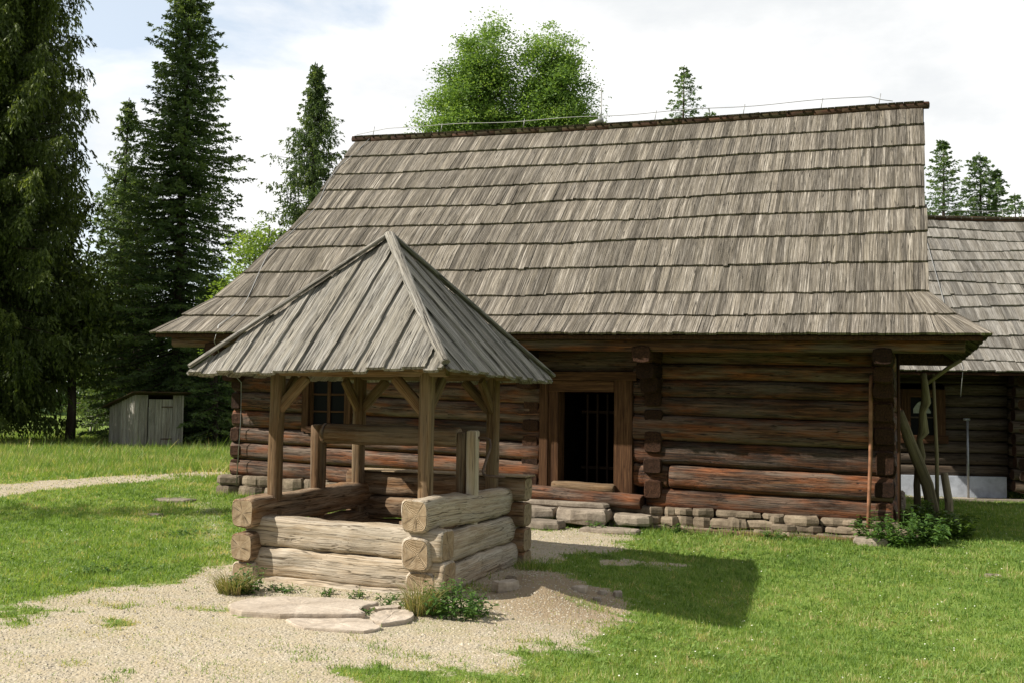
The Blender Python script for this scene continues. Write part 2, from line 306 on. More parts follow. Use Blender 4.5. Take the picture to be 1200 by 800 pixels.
# ---------------------------------------------------------------- ground
def sstep(a, b, x): t = np.clip((x-a)/(b-a), 0, 1); return t*t*(3-2*t)
_ph = np.random.default_rng(3).random((7, 40))*6.28
def fnoise(x, y, s=1.0, k=0, octaves=4):
    """smooth pseudo-noise in about -1..1"""
    o = np.zeros_like(x, dtype=float); a = 1.; tot = 0
    for i in range(octaves):
        f = s*2.03**i; p = _ph[k, i*8:i*8+8]
        o += a*(np.sin(x*f*1.0+p[0]+1.7*np.sin(y*f*.8+p[1]))*np.sin(y*f*1.1+p[2]+1.7*np.sin(x*f*.7+p[3]))
                + .5*np.sin((x+y)*f*1.6+p[4]+np.sin((x-y)*f*1.3+p[5])))
        tot += a*1.1; a *= .55
    return o/tot
def ground_h(x, y):
    x = np.asarray(x, float); y = np.asarray(y, float)
    h = -.27*np.exp(-((x-2.5)/2.0)**2-((y-8.7)/2.3)**2)
    h += -.05*np.exp(-((x+.3)/3)**2-((y-5)/2.)**2)
    h += .13*sstep(-1.5, -4.5, x)*sstep(14, 16.2, y)
    h += -.17*np.exp(-((x-9.5)/3.2)**2-((y-20.)/3.0)**2)
    h += .10*np.exp(-((x-.25)/.30)**2-((y-9.35)/.7)**2)         # earth banked against the well
    h += .012*fnoise(x, y, .9, 1)+.004*fnoise(x, y, 5, 2)*sstep(25, 12, y)
    h += .8*sstep(45, 120, np.hypot(x, y))*(1+.5*fnoise(x, y, .03, 3))
    return h
POLY_G = [[(-4.5, 7.72), (-3.7, 8.18), (-3.16, 8.99), (-2.72, 10.1), (-2.55, 10.9), (-2.0, 11.9), (-.9, 12.4), (.1, 13.3), (1.0, 13.1), (1.5, 12.4), (1.2, 11.5), (.62, 11.0), (.35, 10.45),
           (1.25, 9.5), (.85, 8.1), (.36, 7.05), (-.15, 6.45), (-.75, 6.4), (-.85, 5.7), (-.7, 4.5), (-.6, 2), (-9, 2), (-9, 7.2)],
          [(-14, 13.0), (-9.8, 15.63), (-8.59, 17.3), (-7.87, 18.8), (-6.3, 20.8), (-5.0, 20.3), (-5.65, 19.4), (-7.12, 16.83), (-7.75, 15.3), (-8.3, 13.0), (-12, 9)],
          [(.9, 11.12), (1.9, 10.98), (1.74, 10.65), (.93, 10.66)],
          [(-3.2, 10.5), (-2.7, 10.6), (-4.5, 15.6), (-5.2, 15.7)]]
def poly_sd(x, y, P):
    d = np.full(x.shape, 1e9); ins = np.zeros(x.shape, bool); n = len(P)
    for i in range(n):
        x0, y0 = P[i]; x1, y1 = P[(i+1) % n]
        ex, ey = x1-x0, y1-y0; t = np.clip(((x-x0)*ex+(y-y0)*ey)/(ex*ex+ey*ey), 0, 1)
        d = np.minimum(d, np.hypot(x-x0-t*ex, y-y0-t*ey))
        c = ((y0 > y) != (y1 > y)) & (x < (x1-x0)*(y-y0)/(y1-y0+1e-12)+x0); ins ^= c
    return np.where(ins, d, -d)
def gravel_mask(x, y):
    m = np.zeros(np.shape(x))
    for i, P in enumerate(POLY_G):
        sd = poly_sd(x, y, P)
        soft = (.30, .22, .12, .12)[i]
        v = sstep(-soft*.75, soft*1.0, sd+fnoise(x, y, 2.6, 4)*(.24, .2, .15, .2)[i]+fnoise(x, y, 9, 6, 3)*(.16, .10, .08, .1)[i])*(1, .95, .75, .35)[i]
        m = np.maximum(m, v)
    # sparse turf creeping back into the gravel
    tuft = sstep(.30, .62, fnoise(x, y, 2.3, 5))*sstep(-1.6, -2.2, -np.hypot((x+2.2)*.5, y-7.6)*1.0-.9)
    tuft2 = sstep(.12, .5, fnoise(x*.8, y*1.3, 3.1, 6))*np.exp(-((x+2.9)/1.2)**2-((y-7.6)/.38)**2)*1.6
    tuft3 = sstep(.1, .5, fnoise(x, y, 4.1, 5))*np.exp(-((x+.9)/.7)**2-((y-6.4)/.5)**2)
    return m*(1-np.clip(.55*tuft+1.0*tuft2+.8*tuft3, 0, .85))
def axis_pts(lo, hi, step, far, g=1.12):
    c = list(np.arange(lo, hi, step)); s = step; x = hi
    while x < far: c.append(x); s *= g; x += s
    s = step; x = lo-step
    a = []
    while x > -far: a.append(x); s *= g; x -= s
    return np.array(a[::-1]+c)
gx_ = axis_pts(-9, 8, .06, 900); gy_ = axis_pts(2.5, 20, .06, 900)
GX, GY = np.meshgrid(gx_, gy_); GZ = ground_h(GX, GY); nx, ny = len(gx_), len(gy_)
gm = gravel_mask(GX.ravel(), GY.ravel())
idx = np.arange(nx*ny).reshape(ny, nx)
quads = np.stack([idx[:-1, :-1], idx[:-1, 1:], idx[1:, 1:], idx[1:, :-1]], -1).reshape(-1, 4)
m, t, b = new_mat('turf_and_gravel'); M_ground = m
at = N(t, 'ShaderNodeAttribute', attribute_name='gravel'); tcx = N(t, 'ShaderNodeTexCoord'); P = tcx.outputs['Object']
def noise(s, d=5, r=.6):
    n = N(t, 'ShaderNodeTexNoise', i_Scale=s, i_Detail=d, i_Roughness=r); t.links.new(P, n.inputs['Vector']); return n.outputs[0]
fine = noise(45, 4, .7); mid = noise(6, 5); big = noise(.9, 4)
vor = N(t, 'ShaderNodeTexVoronoi', i_Scale=46); t.links.new(P, vor.inputs['Vector'])
vor2 = N(t, 'ShaderNodeTexVoronoi', i_Scale=95); t.links.new(P, vor2.inputs['Vector'])
gcol = ramp(t, [(.15, (.32, .27, .19)), (.5, (.44, .385, .285)), (.85, (.58, .52, .41))], vor.outputs['Color']).outputs[0]
gcol2 = ramp(t, [(.2, (.27, .235, .17)), (.8, (.48, .43, .34))], vor2.outputs['Color']).outputs[0]
gcol = mixc(t, .5, gcol, gcol2)
gcol = mixc(t, ramp(t, [(.35, 0), (.62, .75)], mid).outputs[0], gcol, (.42, .35, .235))
gcol = mixc(t, ramp(t, [(.52, 0), (.70, .4)], big).outputs[0], gcol, (.31, .28, .15))
ea = N(t, 'ShaderNodeAttribute', attribute_name='earth'); gcol = mixc(t, math_(t, 'MULTIPLY', ea.outputs['Fac'], .8), gcol, (.27, .20, .125))
tcol = ramp(t, [(.3, (.09, .15, .027)), (.5, (.145, .22, .04)), (.7, (.22, .27, .07))], fine).outputs[0]
tcol = mixc(t, ramp(t, [(.45, 0), (.7, .5)], mid).outputs[0], tcol, (.17, .17, .06))
fac = math_(t, 'ADD', at.outputs['Fac'], math_(t, 'MULTIPLY', math_(t, 'SUBTRACT', fine, .5), .7))
col = mixc(t, ramp(t, [(.30, 0), (.52, 1)], fac).outputs[0], tcol, gcol)
t.links.new(col, b.inputs['Base Color']); b.inputs['Roughness'].default_value = .95; b.inputs['Specular IOR Level'].default_value = .1
hh = math_(t, 'ADD', math_(t, 'MULTIPLY', math_(t, 'SUBTRACT', 1., vor.outputs['Distance']), .6), math_(t, 'MULTIPLY', fine, .6))
bp = N(t, 'ShaderNodeBump', i_Strength=.7, i_Distance=.02); t.links.new(hh, bp.inputs['Height']); t.links.new(bp.outputs[0], b.inputs['Normal'])
g = raw_mesh('ground', np.stack([GX.ravel(), GY.ravel(), GZ.ravel()], 1), quads, M_ground, smooth=True, extra={'gravel': gm, 'earth': np.clip(np.exp(-((GX.ravel()-.45)/.75)**2-((GY.ravel()-9.0)/1.1)**2)*1.5+.25*fnoise(GX.ravel(), GY.ravel(), 4, 3), 0, 1)})
tag(g, kind='structure')
# ---- blades of grass
def in_building(x, y):
    c, s = math.cos(.3801), math.sin(.3801); dx = x+4.4984; dy = y-16.0922
    a = dx*c-dy*s; bb = dx*s+dy*c
    h = (a > -.3) & (a < 10.3) & (bb > -.18) & (bb < 6)
    c, s = math.cos(.3649), math.sin(.3649); dx = x+1.1786; dy = y-9.9868
    a = dx*c-dy*s; bb = dx*s+dy*c
    return h | ((np.abs(a) < 1.0) & (np.abs(bb) < 1.15))
def scatter(n, ymin, ymax, half=.62, pad=1.0, power=2.0, rg=RG):
    """points in a fan in front of the photographer, denser nearby"""
    u = rg.random(n); q = 2-power
    y = np.exp(np.log(ymin)+u*np.log(ymax/ymin)) if abs(q) < 1e-6 else (ymin**q+u*(ymax**q-ymin**q))**(1/q)
    x = (rg.random(n)*2-1)*(half*y+pad); return x, y
def blades(x, y, h, w, lean, rg=RG, base=None):
    n = len(x); z = ground_h(x, y) if base is None else base
    a = rg.random(n)*6.283; la = rg.random(n)*6.283; lr = lean*h*rg.random(n)
    p = np.stack([x, y, z-.005], 1); dx = np.stack([np.cos(a), np.sin(a), 0*a], 1)*(w/2)[:, None]
    tip = p+np.stack([np.cos(la)*lr, np.sin(la)*lr, h], 1)
    V = np.stack([p-dx, p+dx, tip], 1).reshape(-1, 3); return V, np.arange(3*n).reshape(-1, 3)
x, y = scatter(1050000, 3.2, 40, .60, 2.9, 1.7)
gmk = gravel_mask(x, y); sparse = .05+.22*sstep(.0, .6, fnoise(x, y, 1.9, 5))*sstep(8.3, 7.0, y)+.10*sstep(.2, .6, fnoise(x, y, 5.5, 6))
keep = (RG.random(len(x)) > gmk*(1-sparse*.7)) & ~in_building(x, y)
slabs_c = [(-1.57, 7.75, .62, .42), (-.93, 7.6, .18, .26)]
for cx, cy, ax, ay in slabs_c: keep &= ((x-cx)/ax)**2+((y-cy)/ay)**2 > 1
x, y, gmk = x[keep], y[keep], gmk[keep]; n = len(x)
patch = fnoise(x, y, 1.7, 2); long_ = sstep(17.5, 22, y)*(x < -4)
h = (.018+.024*RG.random(n)+.016*np.clip(patch, 0, 1)+.014*np.clip(fnoise(x, y, 7.5, 4, 2), 0, 1))*(1-.5*gmk)*(1+.02*y)+long_*(.05+.14*RG.random(n))
def house_ab(x, y):
    c, s_ = math.cos(.3801), math.sin(.3801); dx = x+4.4984; dy = y-16.0922; return dx*c-dy*s_, dx*s_+dy*c
ha, hb_ = house_ab(x, y); foot = np.exp(-((hb_+.30)/.16)**2)*(ha > -.3)*(ha < 10)
c_, s_ = math.cos(.3649), math.sin(.3649); wa, wb = (x+1.1786)*c_-(y-9.9868)*s_, (x+1.1786)*s_+(y-9.9868)*c_
foot = np.maximum(foot, np.exp(-((np.maximum(np.abs(wa)-1.0, np.abs(wb)-1.16)-.04)/.08)**2))
h = h*(1+foot*1.6*RG.random(n)+1.4*(RG.random(n) < .035)*RG.random(n))
wd = .0032+.0008*y*(.6+RG.random(n)*.8)
V, T = blades(x, y, h, wd, 1.1)
rv = np.clip(.45+.30*fnoise(x, y, 1.1, 3)+.42*fnoise(x, y, 6.5, 1, 3)+.20*RG.normal(size=n)+.25*gmk+.2*long_*RG.random(n)+.12*sstep(.15, .6, fnoise(x, y, .7, 6)), 0, 1)
o = raw_mesh('grass', V, T, M_grass, rnd=np.repeat(rv, 3)); tag(o, kind='stuff')
# ---- clover and plantain leaves lying in the turf
cx_, cy_ = scatter(5200, 3.6, 17, .6, .6, 1.5); k = (gravel_mask(cx_, cy_) < .35) & ~in_building(cx_, cy_) & (fnoise(cx_, cy_, 1.4, 2) > -.15); cx_, cy_ = cx_[k], cy_[k]
nn_ = 9; x = np.repeat(cx_, nn_)+RG.normal(0, .028, len(cx_)*nn_); y = np.repeat(cy_, nn_)+RG.normal(0, .028, len(cx_)*nn_); n = len(x)
az = RG.random(n)*6.283; ln = .010+.016*RG.random(n)+.0008*y; z = ground_h(x, y)+.014+.022*RG.random(n)
d_ = np.stack([np.cos(az), np.sin(az), RG.normal(.1, .3, n)], 1); s_ = np.stack([-np.sin(az), np.cos(az), RG.normal(0, .3, n)], 1); p_ = np.stack([x, y, z], 1)
V = np.stack([p_, p_+d_*(ln*.5)[:, None]-s_*(ln*.42)[:, None], p_+d_*ln[:, None], p_+d_*(ln*.5)[:, None]+s_*(ln*.42)[:, None]], 1).reshape(-1, 3)
o = raw_mesh('clover', V, np.arange(4*n).reshape(-1, 4), M_grass, rnd=np.repeat(np.clip(RG.normal(.5, .16, n), 0, .85), 4)); tag(o, kind='stuff')
# ---- clover heads and daisies dotted over the turf
x, y = scatter(1500, 4, 20, .6, .5, 1.4); k = (gravel_mask(x, y) < .2) & ~in_building(x, y); x, y = x[k], y[k]; n = len(x)
a = RG.random(n)*6.28; r = .004+.003*RG.random(n); z = ground_h(x, y)+.03+.02*RG.random(n)
V = np.stack([np.stack([x+r*np.cos(a+k*1.2566), y+r*np.sin(a+k*1.2566), z+.4*r*np.sin(a*3+k)], 1) for k in range(5)], 1).reshape(-1, 3)
o = raw_mesh('clover_flowers', V, np.arange(5*n).reshape(-1, 5), M_petal); tag(o, kind='stuff')
# ---- loose gravel
x, y = scatter(110000, 3.2, 22, .6, 1.0, 1.7); k = (RG.random(len(x)) < gravel_mask(x, y)*1.0-.05+.02) & ~in_building(x, y)
for cx, cy, ax, ay in slabs_c: k &= ((x-cx)/ax)**2+((y-cy)/ay)**2 > 1
x, y = x[k], y[k]; n = len(x)
oc = np.array([[1, 0, 0], [0, 1, 0], [-1, 0, 0], [0, -1, 0], [0, 0, 1.]]); tr = np.array([[0, 1, 4], [1, 2, 4], [2, 3, 4], [3, 0, 4]])
sz = .003+.006*RG.random(n)**3+.0004*y+.012*(RG.random(n) < .012)*RG.random(n); jit = 1+.5*RG.normal(size=(n, 5, 3))*.5; a = RG.random(n)*6.28
Vp = oc[None]*sz[:, None, None]*jit*np.array([1.25, .9, .75]); ca, sa = np.cos(a)[:, None], np.sin(a)[:, None]
Vp = np.stack([Vp[..., 0]*ca-Vp[..., 1]*sa, Vp[..., 0]*sa+Vp[..., 1]*ca, Vp[..., 2]], -1)+np.stack([x, y, ground_h(x, y)], 1)[:, None, :]
T = (tr[None]+5*np.arange(n)[:, None, None]).reshape(-1, 3)
o = raw_mesh('gravel', Vp.reshape(-1, 3), T, M_pebble, rnd=np.repeat(RG.random(n), 5)); tag(o, kind='stuff')
# ================================================================ LOG HOUSE
TH = .3801; HX, HY = -4.4984, 16.0922; HL = 9.97
house = empty('log_house', (HX, HY, 0), -TH)
tag(house, 'big dark log house with steep grey shingle roof and open doorway behind the well', 'house')
def hw(a, b, z):
    c, s = math.cos(TH), math.sin(TH); return HX+a*c+b*s, HY-a*s+b*c, z
def lin(a, z0, z1, a0=0, a1=HL): return z0+(z1-z0)*(a-a0)/(a1-a0)
BL = [.42, .69, .95, 1.19, 1.46, 1.76, 2.02, 2.26, 2.52]
BM = [.30, .56, .83, 1.08, 1.34, 1.62, 1.88, 2.12, 2.42]
BR0 = [.26, .53, .85, 1.17, 1.50, 1.76, 1.98, 2.20, 2.44]
BR1 = [.19, .47, .78, 1.11, 1.45, 1.71, 1.95, 2.15, 2.38]
wall = MB(); DW = .155
def wlog(a0, a1, zb0, zt0, zb1, zt1, b=.13, mb=wall, ax=0, **kw):
    r0 = (zt0-zb0)/2; r1 = (zt1-zb1)/2; r = (r0+r1)/2
    p0 = (a0, b, zb0+r0); p1 = (a1, b, zb1+r1)
    kw.setdefault('wob', .03)
    mb.log(p0, p1, DW+RG.uniform(-.02, .02), r*1.01, seg=26, n=20, sq=3.6, taper=0.02, mend=1, **kw)
WIN = (1.47, 2.12, 1.23, 1.98)
for i in range(8):
    zb = lambda a, i=i: lin(a, BL[i], BM[i], 0, 5.3); zt = lambda a, i=i: lin(a, BL[i+1], BM[i+1], 0, 5.3)
    spans = [(0.0, 5.29)]
    if i in (3, 4, 5, 6): spans = [(0.0, WIN[0]-.1), (WIN[1]+.1, 5.29)]
    for s0, s1 in spans: wlog(s0, s1, zb(s0), zt(s0), zb(s1), zt(s1), b=.13+RG.uniform(-.02, .02))
for i in range(8):
    a0 = 6.83 if i == 0 else 6.64
    z0 = lambda a, B0=BR0, B1=BR1, i=i: lin(a, B0[i], B1[i], 6.64, 9.97); z1 = lambda a, B0=BR0, B1=BR1, i=i: lin(a, B0[i+1], B1[i+1], 6.64, 9.97)
    if i == 1:     # two shorter timbers butt here
        wlog(6.64, 7.12, z0(6.64), z1(6.64), z0(7.12), z1(7.12), b=.15); wlog(7.14, 9.95, z0(7.1), z1(7.1), z0(9.95), z1(9.95), b=.11)
    else: wlog(a0, 9.72 if i % 2 else 9.95, z0(a0), z1(a0), z0(9.95), z1(9.95), b=.13+RG.uniform(-.02, .02))
wlog(5.2, 6.9, 2.08, 2.44, 2.06, 2.43, b=.12)
wall.build('front_wall', [M_housew, M_houseend], house)
# gable and rear walls
def side_wall(a, z0, z1, name):      # log ends stop just behind the squared end blocks
    mb = MB(); n = 8
    for i in range(n):
        b0 = z0+(z1-z0)*i/n; b1 = z0+(z1-z0)*(i+1)/n; r = (b1-b0)/2
        mb.log((a, .02, b0+r), (a, 5.6, b0+r), DW-.01, r*1.02, seg=14, n=14, sq=2.6, mend=1, wob=.03)
    mb.build(name, [M_housew, M_houseend], house)
side_wall(.14, .42, 2.52, 'side_wall'); side_wall(9.84, .19, 2.38, 'side_wall')
mb = MB()
for i in range(8): mb.log((0, 5.4, .35+.27*i), (9.97, 5.4, .25+.27*i), DW, .14, seg=8, mend=1)
mb.build('rear_wall', [M_housew, M_houseend], house)
# squared ends of the cross walls
for (a0, a1, lo, hi, par, ex) in ((.01, .20, None, None, 0, .035), (5.03, 5.28, None, None, 1, .035), (6.80, 7.05, None, None, 1, .05), (9.73, 9.97, None, None, 0, .035)):
    ends = MB()
    am = (a0+a1)/2
    if am < 5.4: B = [lin(am, l, m, 0, 5.3) for l, m in zip(BL, BM)]
    else: B = [lin(am, l, m, 6.64, 9.97) for l, m in zip(BR0, BR1)]
    for i in range(8):
        zc = (B[i]+B[i+1])/2 + (.5*(B[i+1]-B[i]) if par else 0)*.85
        hz = (B[i+1]-B[i])*.5*(.62 if i % 2 else .9)
        if zc+hz > 2.5: continue
        w2 = (a1-a0)/2*(1 if i % 2 else .93)
        pr = ex+RG.uniform(-.02, .02)
        ends.log((am+RG.uniform(-.01, .01), -pr, zc), (am, .26, zc), w2, hz, n=20, seg=3, sq=8, wob=.02, taper=.0, mend=0, rnd=RG.random())
    ends.build('cross_log_ends', M_houseend, house)
# stepped brackets carrying the eaves, plate beams
for am in (.12, 5.15, 6.93, 9.85):
    br = MB()
    zt = lin(am, 2.50, 2.34)
    for k, (ln, dz) in enumerate(((.74, 0), (.52, -.2), (.30, -.38))):
        br.log((am, -ln, zt-.10+dz), (am, .2, zt-.10+dz), .12, .105, n=12, seg=3, sq=4.5, mend=1)
    br.build('eave_bracket', M_houseend, house)
pl = MB(); pl.log((-.65, -.62, 2.54), (10.75, -.62, 2.37), .10, .10, n=14, seg=20, sq=4, mend=1)
pl.build('eave_beam', [M_housew, M_houseend], house)
# door frame
df = MB()
df.box(5.30, 5.42, -.06, .22, .36, 2.06, axis=2); df.box(5.425, 5.57, -.03, .24, .38, 1.84, axis=2)
df.box(6.38, 6.635, -.035, .24, .38, 2.05, axis=2)
df.box(5.425, 6.375, -.045, .23, 1.805, 1.955, axis=0); df.box(5.425, 6.70, -.075, .22, 1.962, 2.08, axis=0)
df.build('door_frame', M_door, house)
ts = MB(); ts.log((5.1, -.04, .395), (6.80, -.07, .33), .17, .10, n=14, seg=12, sq=3, mend=1); ts.build('sill_log', [M_housew, M_houseend], house)
ts = MB(); ts.log((5.50, .02, .50), (6.40, .0, .475), .13, .065, n=14, seg=8, sq=4, mend=0); ts.build('threshold', M_post, house)
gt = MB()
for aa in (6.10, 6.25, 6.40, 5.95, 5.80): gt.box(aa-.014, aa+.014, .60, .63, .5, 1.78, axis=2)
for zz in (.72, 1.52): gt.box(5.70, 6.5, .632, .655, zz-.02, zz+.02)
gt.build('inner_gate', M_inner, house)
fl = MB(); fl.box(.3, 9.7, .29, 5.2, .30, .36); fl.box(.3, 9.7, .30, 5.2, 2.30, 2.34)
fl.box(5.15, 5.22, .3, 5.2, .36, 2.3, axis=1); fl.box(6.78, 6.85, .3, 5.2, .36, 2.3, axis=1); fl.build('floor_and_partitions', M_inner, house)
# window
wn = MB()
x0, x1, z0, z1 = WIN
wn.box(x0-.11, x0, -.06, .2, z0-.08, z1+.1, axis=2); wn.box(x1, x1+.11, -.06, .2, z0-.08, z1+.1, axis=2)
wn.box(x0, x1, -.055, .2, z1, z1+.1); wn.box(x0-.02, x1+.02, -.075, .2, z0-.1, z0)
wf = wn.build('window', M_door, house)
sb = MB(); sb.box((x0+x1)/2-.025, (x0+x1)/2+.025, .02, .05, z0, z1, axis=2); sb.box(x0, x1, .025, .045, z1-.27, z1-.24); sb.box(x0, x1, .025, .045, z0+.22, z0+.245)
sb.box(x0, x0+.035, .02, .06, z0, z1, axis=2); sb.box(x1-.035, x1, .02, .06, z0, z1, axis=2); sb.build('sash', M_door, wf)
M_glass, t, b = new_mat('window_glass'); b.inputs['Base Color'].default_value = (.008, .008, .009, 1); b.inputs['Roughness'].default_value = .35; b.inputs['Specular IOR Level'].default_value = .06
gp = MB(); gp.box(x0+.01, x1-.01, .052, .058, z0+.01, z1-.01); gp.build('pane', M_glass, wf)
# foundation of stacked stones
def stone(mb, cx, cy, cz, lx, ly, lz, rot=0, seed=None, jit=.10, mi=0):
    n = 10
    th = np.arange(n)/n*6.283; r = (np.abs(np.cos(th))**5+np.abs(np.sin(th))**5)**(-1/5)*(1+RG.normal(0, jit*.6, n))
    V = []
    for z, k in ((0, .93), (.25, 1.0), (.72, .99), (.95, .93), (1.0, .84)):
        V.append(np.stack([np.cos(th)*r*k*lx/2, np.sin(th)*r*k*ly/2, np.full(n, (z-.5)*lz)+RG.normal(0, lz*.05, n)], 1))
    V.append(np.array([[0, 0, lz*.5]])); V = np.concatenate(V)
    c, s = math.cos(rot), math.sin(rot); V = np.stack([V[:, 0]*c-V[:, 1]*s+cx, V[:, 0]*s+V[:, 1]*c+cy, V[:, 2]+cz], 1)
    F = []
    for i in range(4):
        for j in range(n): k = (j+1) % n; F.append((i*n+j, i*n+k, (i+1)*n+k, (i+1)*n+j))
    for j in range(n): F.append((4*n+j, 4*n+(j+1) % n, 5*n))
    F.append(tuple(range(n))[::-1])
    mb.add(V, F, None, None, mi, False)
fd = MB()
a = -.12
while a < 9.9:
    zt = lin(a, .44, .24)-.01; zt = zt if not 5 < a < 6.9 else .28
    x_, y_, _ = hw(a, -.1, 0); zg = float(ground_h(x_, y_))-.05
    H = zt-zg; left_ = a < 5
    rows = 2 if left_ else 3
    W_ = RG.uniform(.5, .8); cuts = zg+H*np.array([0, .52, 1.0]) if left_ else zg+H*np.array([0, .36+RG.uniform(-.06, .06), .70+RG.uniform(-.06, .06), 1.0])
    for r in range(rows):
        s_ = a+RG.uniform(-.08, .05)
        while s_ < a+W_:
            ln = RG.uniform(.22, .5) if left_ else RG.uniform(.18, .62); hh_ = (cuts[r+1]-cuts[r])*RG.uniform(.80, 1.08)
            stone(fd, s_+ln/2, .05+RG.uniform(-.04, .03)-.05*(rows-1-r), cuts[r]+(cuts[r+1]-cuts[r])/2, ln*.99, .36, hh_, RG.uniform(-.07, .07), jit=.13)
            s_ += ln
    if a > 7 and RG.random() < .6: stone(fd, a+W_*.5, -.24+RG.uniform(-.04, .04), zg+.06, RG.uniform(.3, .6), .16, .07, RG.uniform(-.08, .08))
    a += W_
b_ = .2
while b_ < 5.4:
    for aa, zt in ((.1, .43), (9.88, .2)):
        x_, y_, _ = hw(aa, b_, 0); zg = float(ground_h(x_, y_))-.06; stone(fd, aa, b_+.2, (zg+zt)/2, .34, .42, zt-zg)
    b_ += .42
fd.build('foundation', M_stone, house)
fd2 = MB()
for a, ln in ((8.0, 1.5), (9.15, .8)):
    x_, y_, _ = hw(a, -.2, 0); zg = float(ground_h(x_, y_)); fd2.box(a-ln/2, a+ln/2, -.30, -.16, zg-.03, zg+.05, M=None, jit=.006)
fd2.build('ledge_board', M_post, house)
# brown pipe of the lightning conductor on the right corner
pp = MB(); xg = float(ground_h(*hw(9.67, -.1, 0)[:2])); pp.tube([(9.71, -.09, 2.04), (9.70, -.11, 1.9), (9.69, -.11, 1.0), (9.67, -.11, .5), (9.65, -.13, xg-.03)], .024, 10)
pp.build('conductor_pipe', M_pipe, house)
pp = MB(); pp.tube([(10.02, -.06, 2.35), (10.02, -.06, xg)], .02, 8); pp.build('corner_batten', M_soffit, house)
# ---------------- roof
B0, BR_ = -.90, 2.79
def roof_z(a, tt):
    """front slope, tt 0 at the eave to 1 at the ridge, kicked up a little at the foot"""
    He = lin(a, 2.63, 2.46, -.9, 10.9); Hr = lin(a, 6.50, 6.17, .5, 10.4)
    sag = -.05*math.sin(min(max((a)/10, 0), 1)*3.14)*tt
    kick = .10*max(0, .22-tt)/.22*(.0) + .13*math.sin(min(tt/.34, 1)*3.1416)*-1
    return He+(Hr-He)*tt+sag+kick
def aL(tt):
    xs = [0, .087, .176, .255, .363, .53, 1]; ys = [-.90, -.66, -.29, -.02, .24, .49, .52]; return float(np.interp(tt, xs, ys))
def aR(tt):
    xs = [0, .095, .18, 1]; ys = [11.0, 10.66, 10.37, 10.37]; return float(np.interp(tt, xs, ys))
def roof_pt(a, tt, side=1):
    b = B0+(BR_-B0)*tt
    if side < 0: b = 2*BR_-b
    return np.array([a, b, roof_z(a, tt)])
# carrier sheet under the shingles and dark lining of the overhang
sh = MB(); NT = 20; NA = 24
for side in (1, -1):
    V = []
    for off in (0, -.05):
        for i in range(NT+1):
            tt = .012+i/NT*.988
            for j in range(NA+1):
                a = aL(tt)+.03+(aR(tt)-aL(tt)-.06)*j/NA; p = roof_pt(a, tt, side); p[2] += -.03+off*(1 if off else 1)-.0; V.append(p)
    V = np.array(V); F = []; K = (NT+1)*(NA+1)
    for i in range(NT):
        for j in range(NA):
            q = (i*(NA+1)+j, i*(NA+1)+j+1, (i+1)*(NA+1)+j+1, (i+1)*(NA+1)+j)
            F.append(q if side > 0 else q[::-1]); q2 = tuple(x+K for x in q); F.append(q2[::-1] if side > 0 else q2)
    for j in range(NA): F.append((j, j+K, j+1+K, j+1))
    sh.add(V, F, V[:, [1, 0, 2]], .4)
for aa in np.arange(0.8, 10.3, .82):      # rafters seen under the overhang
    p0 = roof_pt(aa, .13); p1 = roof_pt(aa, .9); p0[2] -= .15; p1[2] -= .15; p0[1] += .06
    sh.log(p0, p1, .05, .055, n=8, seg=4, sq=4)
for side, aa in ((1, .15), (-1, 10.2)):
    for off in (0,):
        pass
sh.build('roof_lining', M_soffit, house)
def shingle(mb, p0, p1, wv, nrm, wd, th=.018, rnd=None, jit=0):
    """board from low edge p0 to high edge p1, width along unit wv, lying thick above nrm"""
    d = p1-p0; Ln = np.linalg.norm(d); V = []
    for i, (p, lift) in enumerate(((p0, th+.012), (p0+d*.5, th+.006), (p1, .004))):
        for sgn in (-1, 1):
            cup = .004 if i == 0 else 0
            e = wv*sgn*wd/2
            V.append(p+e+nrm*(lift+cup)); V.append(p+e+nrm*(lift-th))
    V = np.array(V); u = np.array([0, 0, 0, 0, .5, .5, .5, .5, 1, 1, 1, 1])*Ln; w_ = np.tile([-1, -1, 1, 1], 3)*wd/2
    F = []
    for i in (0, 4): F += [(i, i+2, i+6, i+4), (i, i+4, i+5, i+1), (i+2, i+3, i+7, i+6)]
    F += [(0, 1, 3, 2)]
    mb.add(V, F, np.stack([u, w_, np.zeros(12)], 1), rnd, 0, False)
def fan_course(mb, lo, hi, wavg, nrm, overlap=.12, gap=.04, jit=.009):
    """fill between the low polyline lo(u) and high polyline hi(u), u in 0..1, with boards"""
    s = 0; Ln = np.linalg.norm(lo(1)-lo(0)); tone = RG.random()
    while s < Ln-.01:
        wd = wavg*RG.uniform(.55, 1.5); wd = min(wd, Ln-s+.02); u = min((s+wd/2)/Ln, 1)
        p0 = lo(u); p1 = hi(u); d = p1-p0; p1 = p1+d/np.linalg.norm(d)*overlap
        wv = (lo(1)-lo(0))/Ln; q = p0 - d/np.linalg.norm(d)*(RG.normal(0, jit)+(.025 if RG.random() < .012 else 0))
        mb_lift = nrm*RG.uniform(0, .007)
        shingle(mb, q+mb_lift, p1, wv, nrm, wd*.97, .026+RG.random()*.009)
        s += wd
TK = [0, .100, .190, .285, .385, .485, .585, .69, .79, .895, 1.0]
rf = MB(); rs = math.sqrt(.5); nf = np.array([0, -rs, rs]); nb = np.array([0, rs, rs])
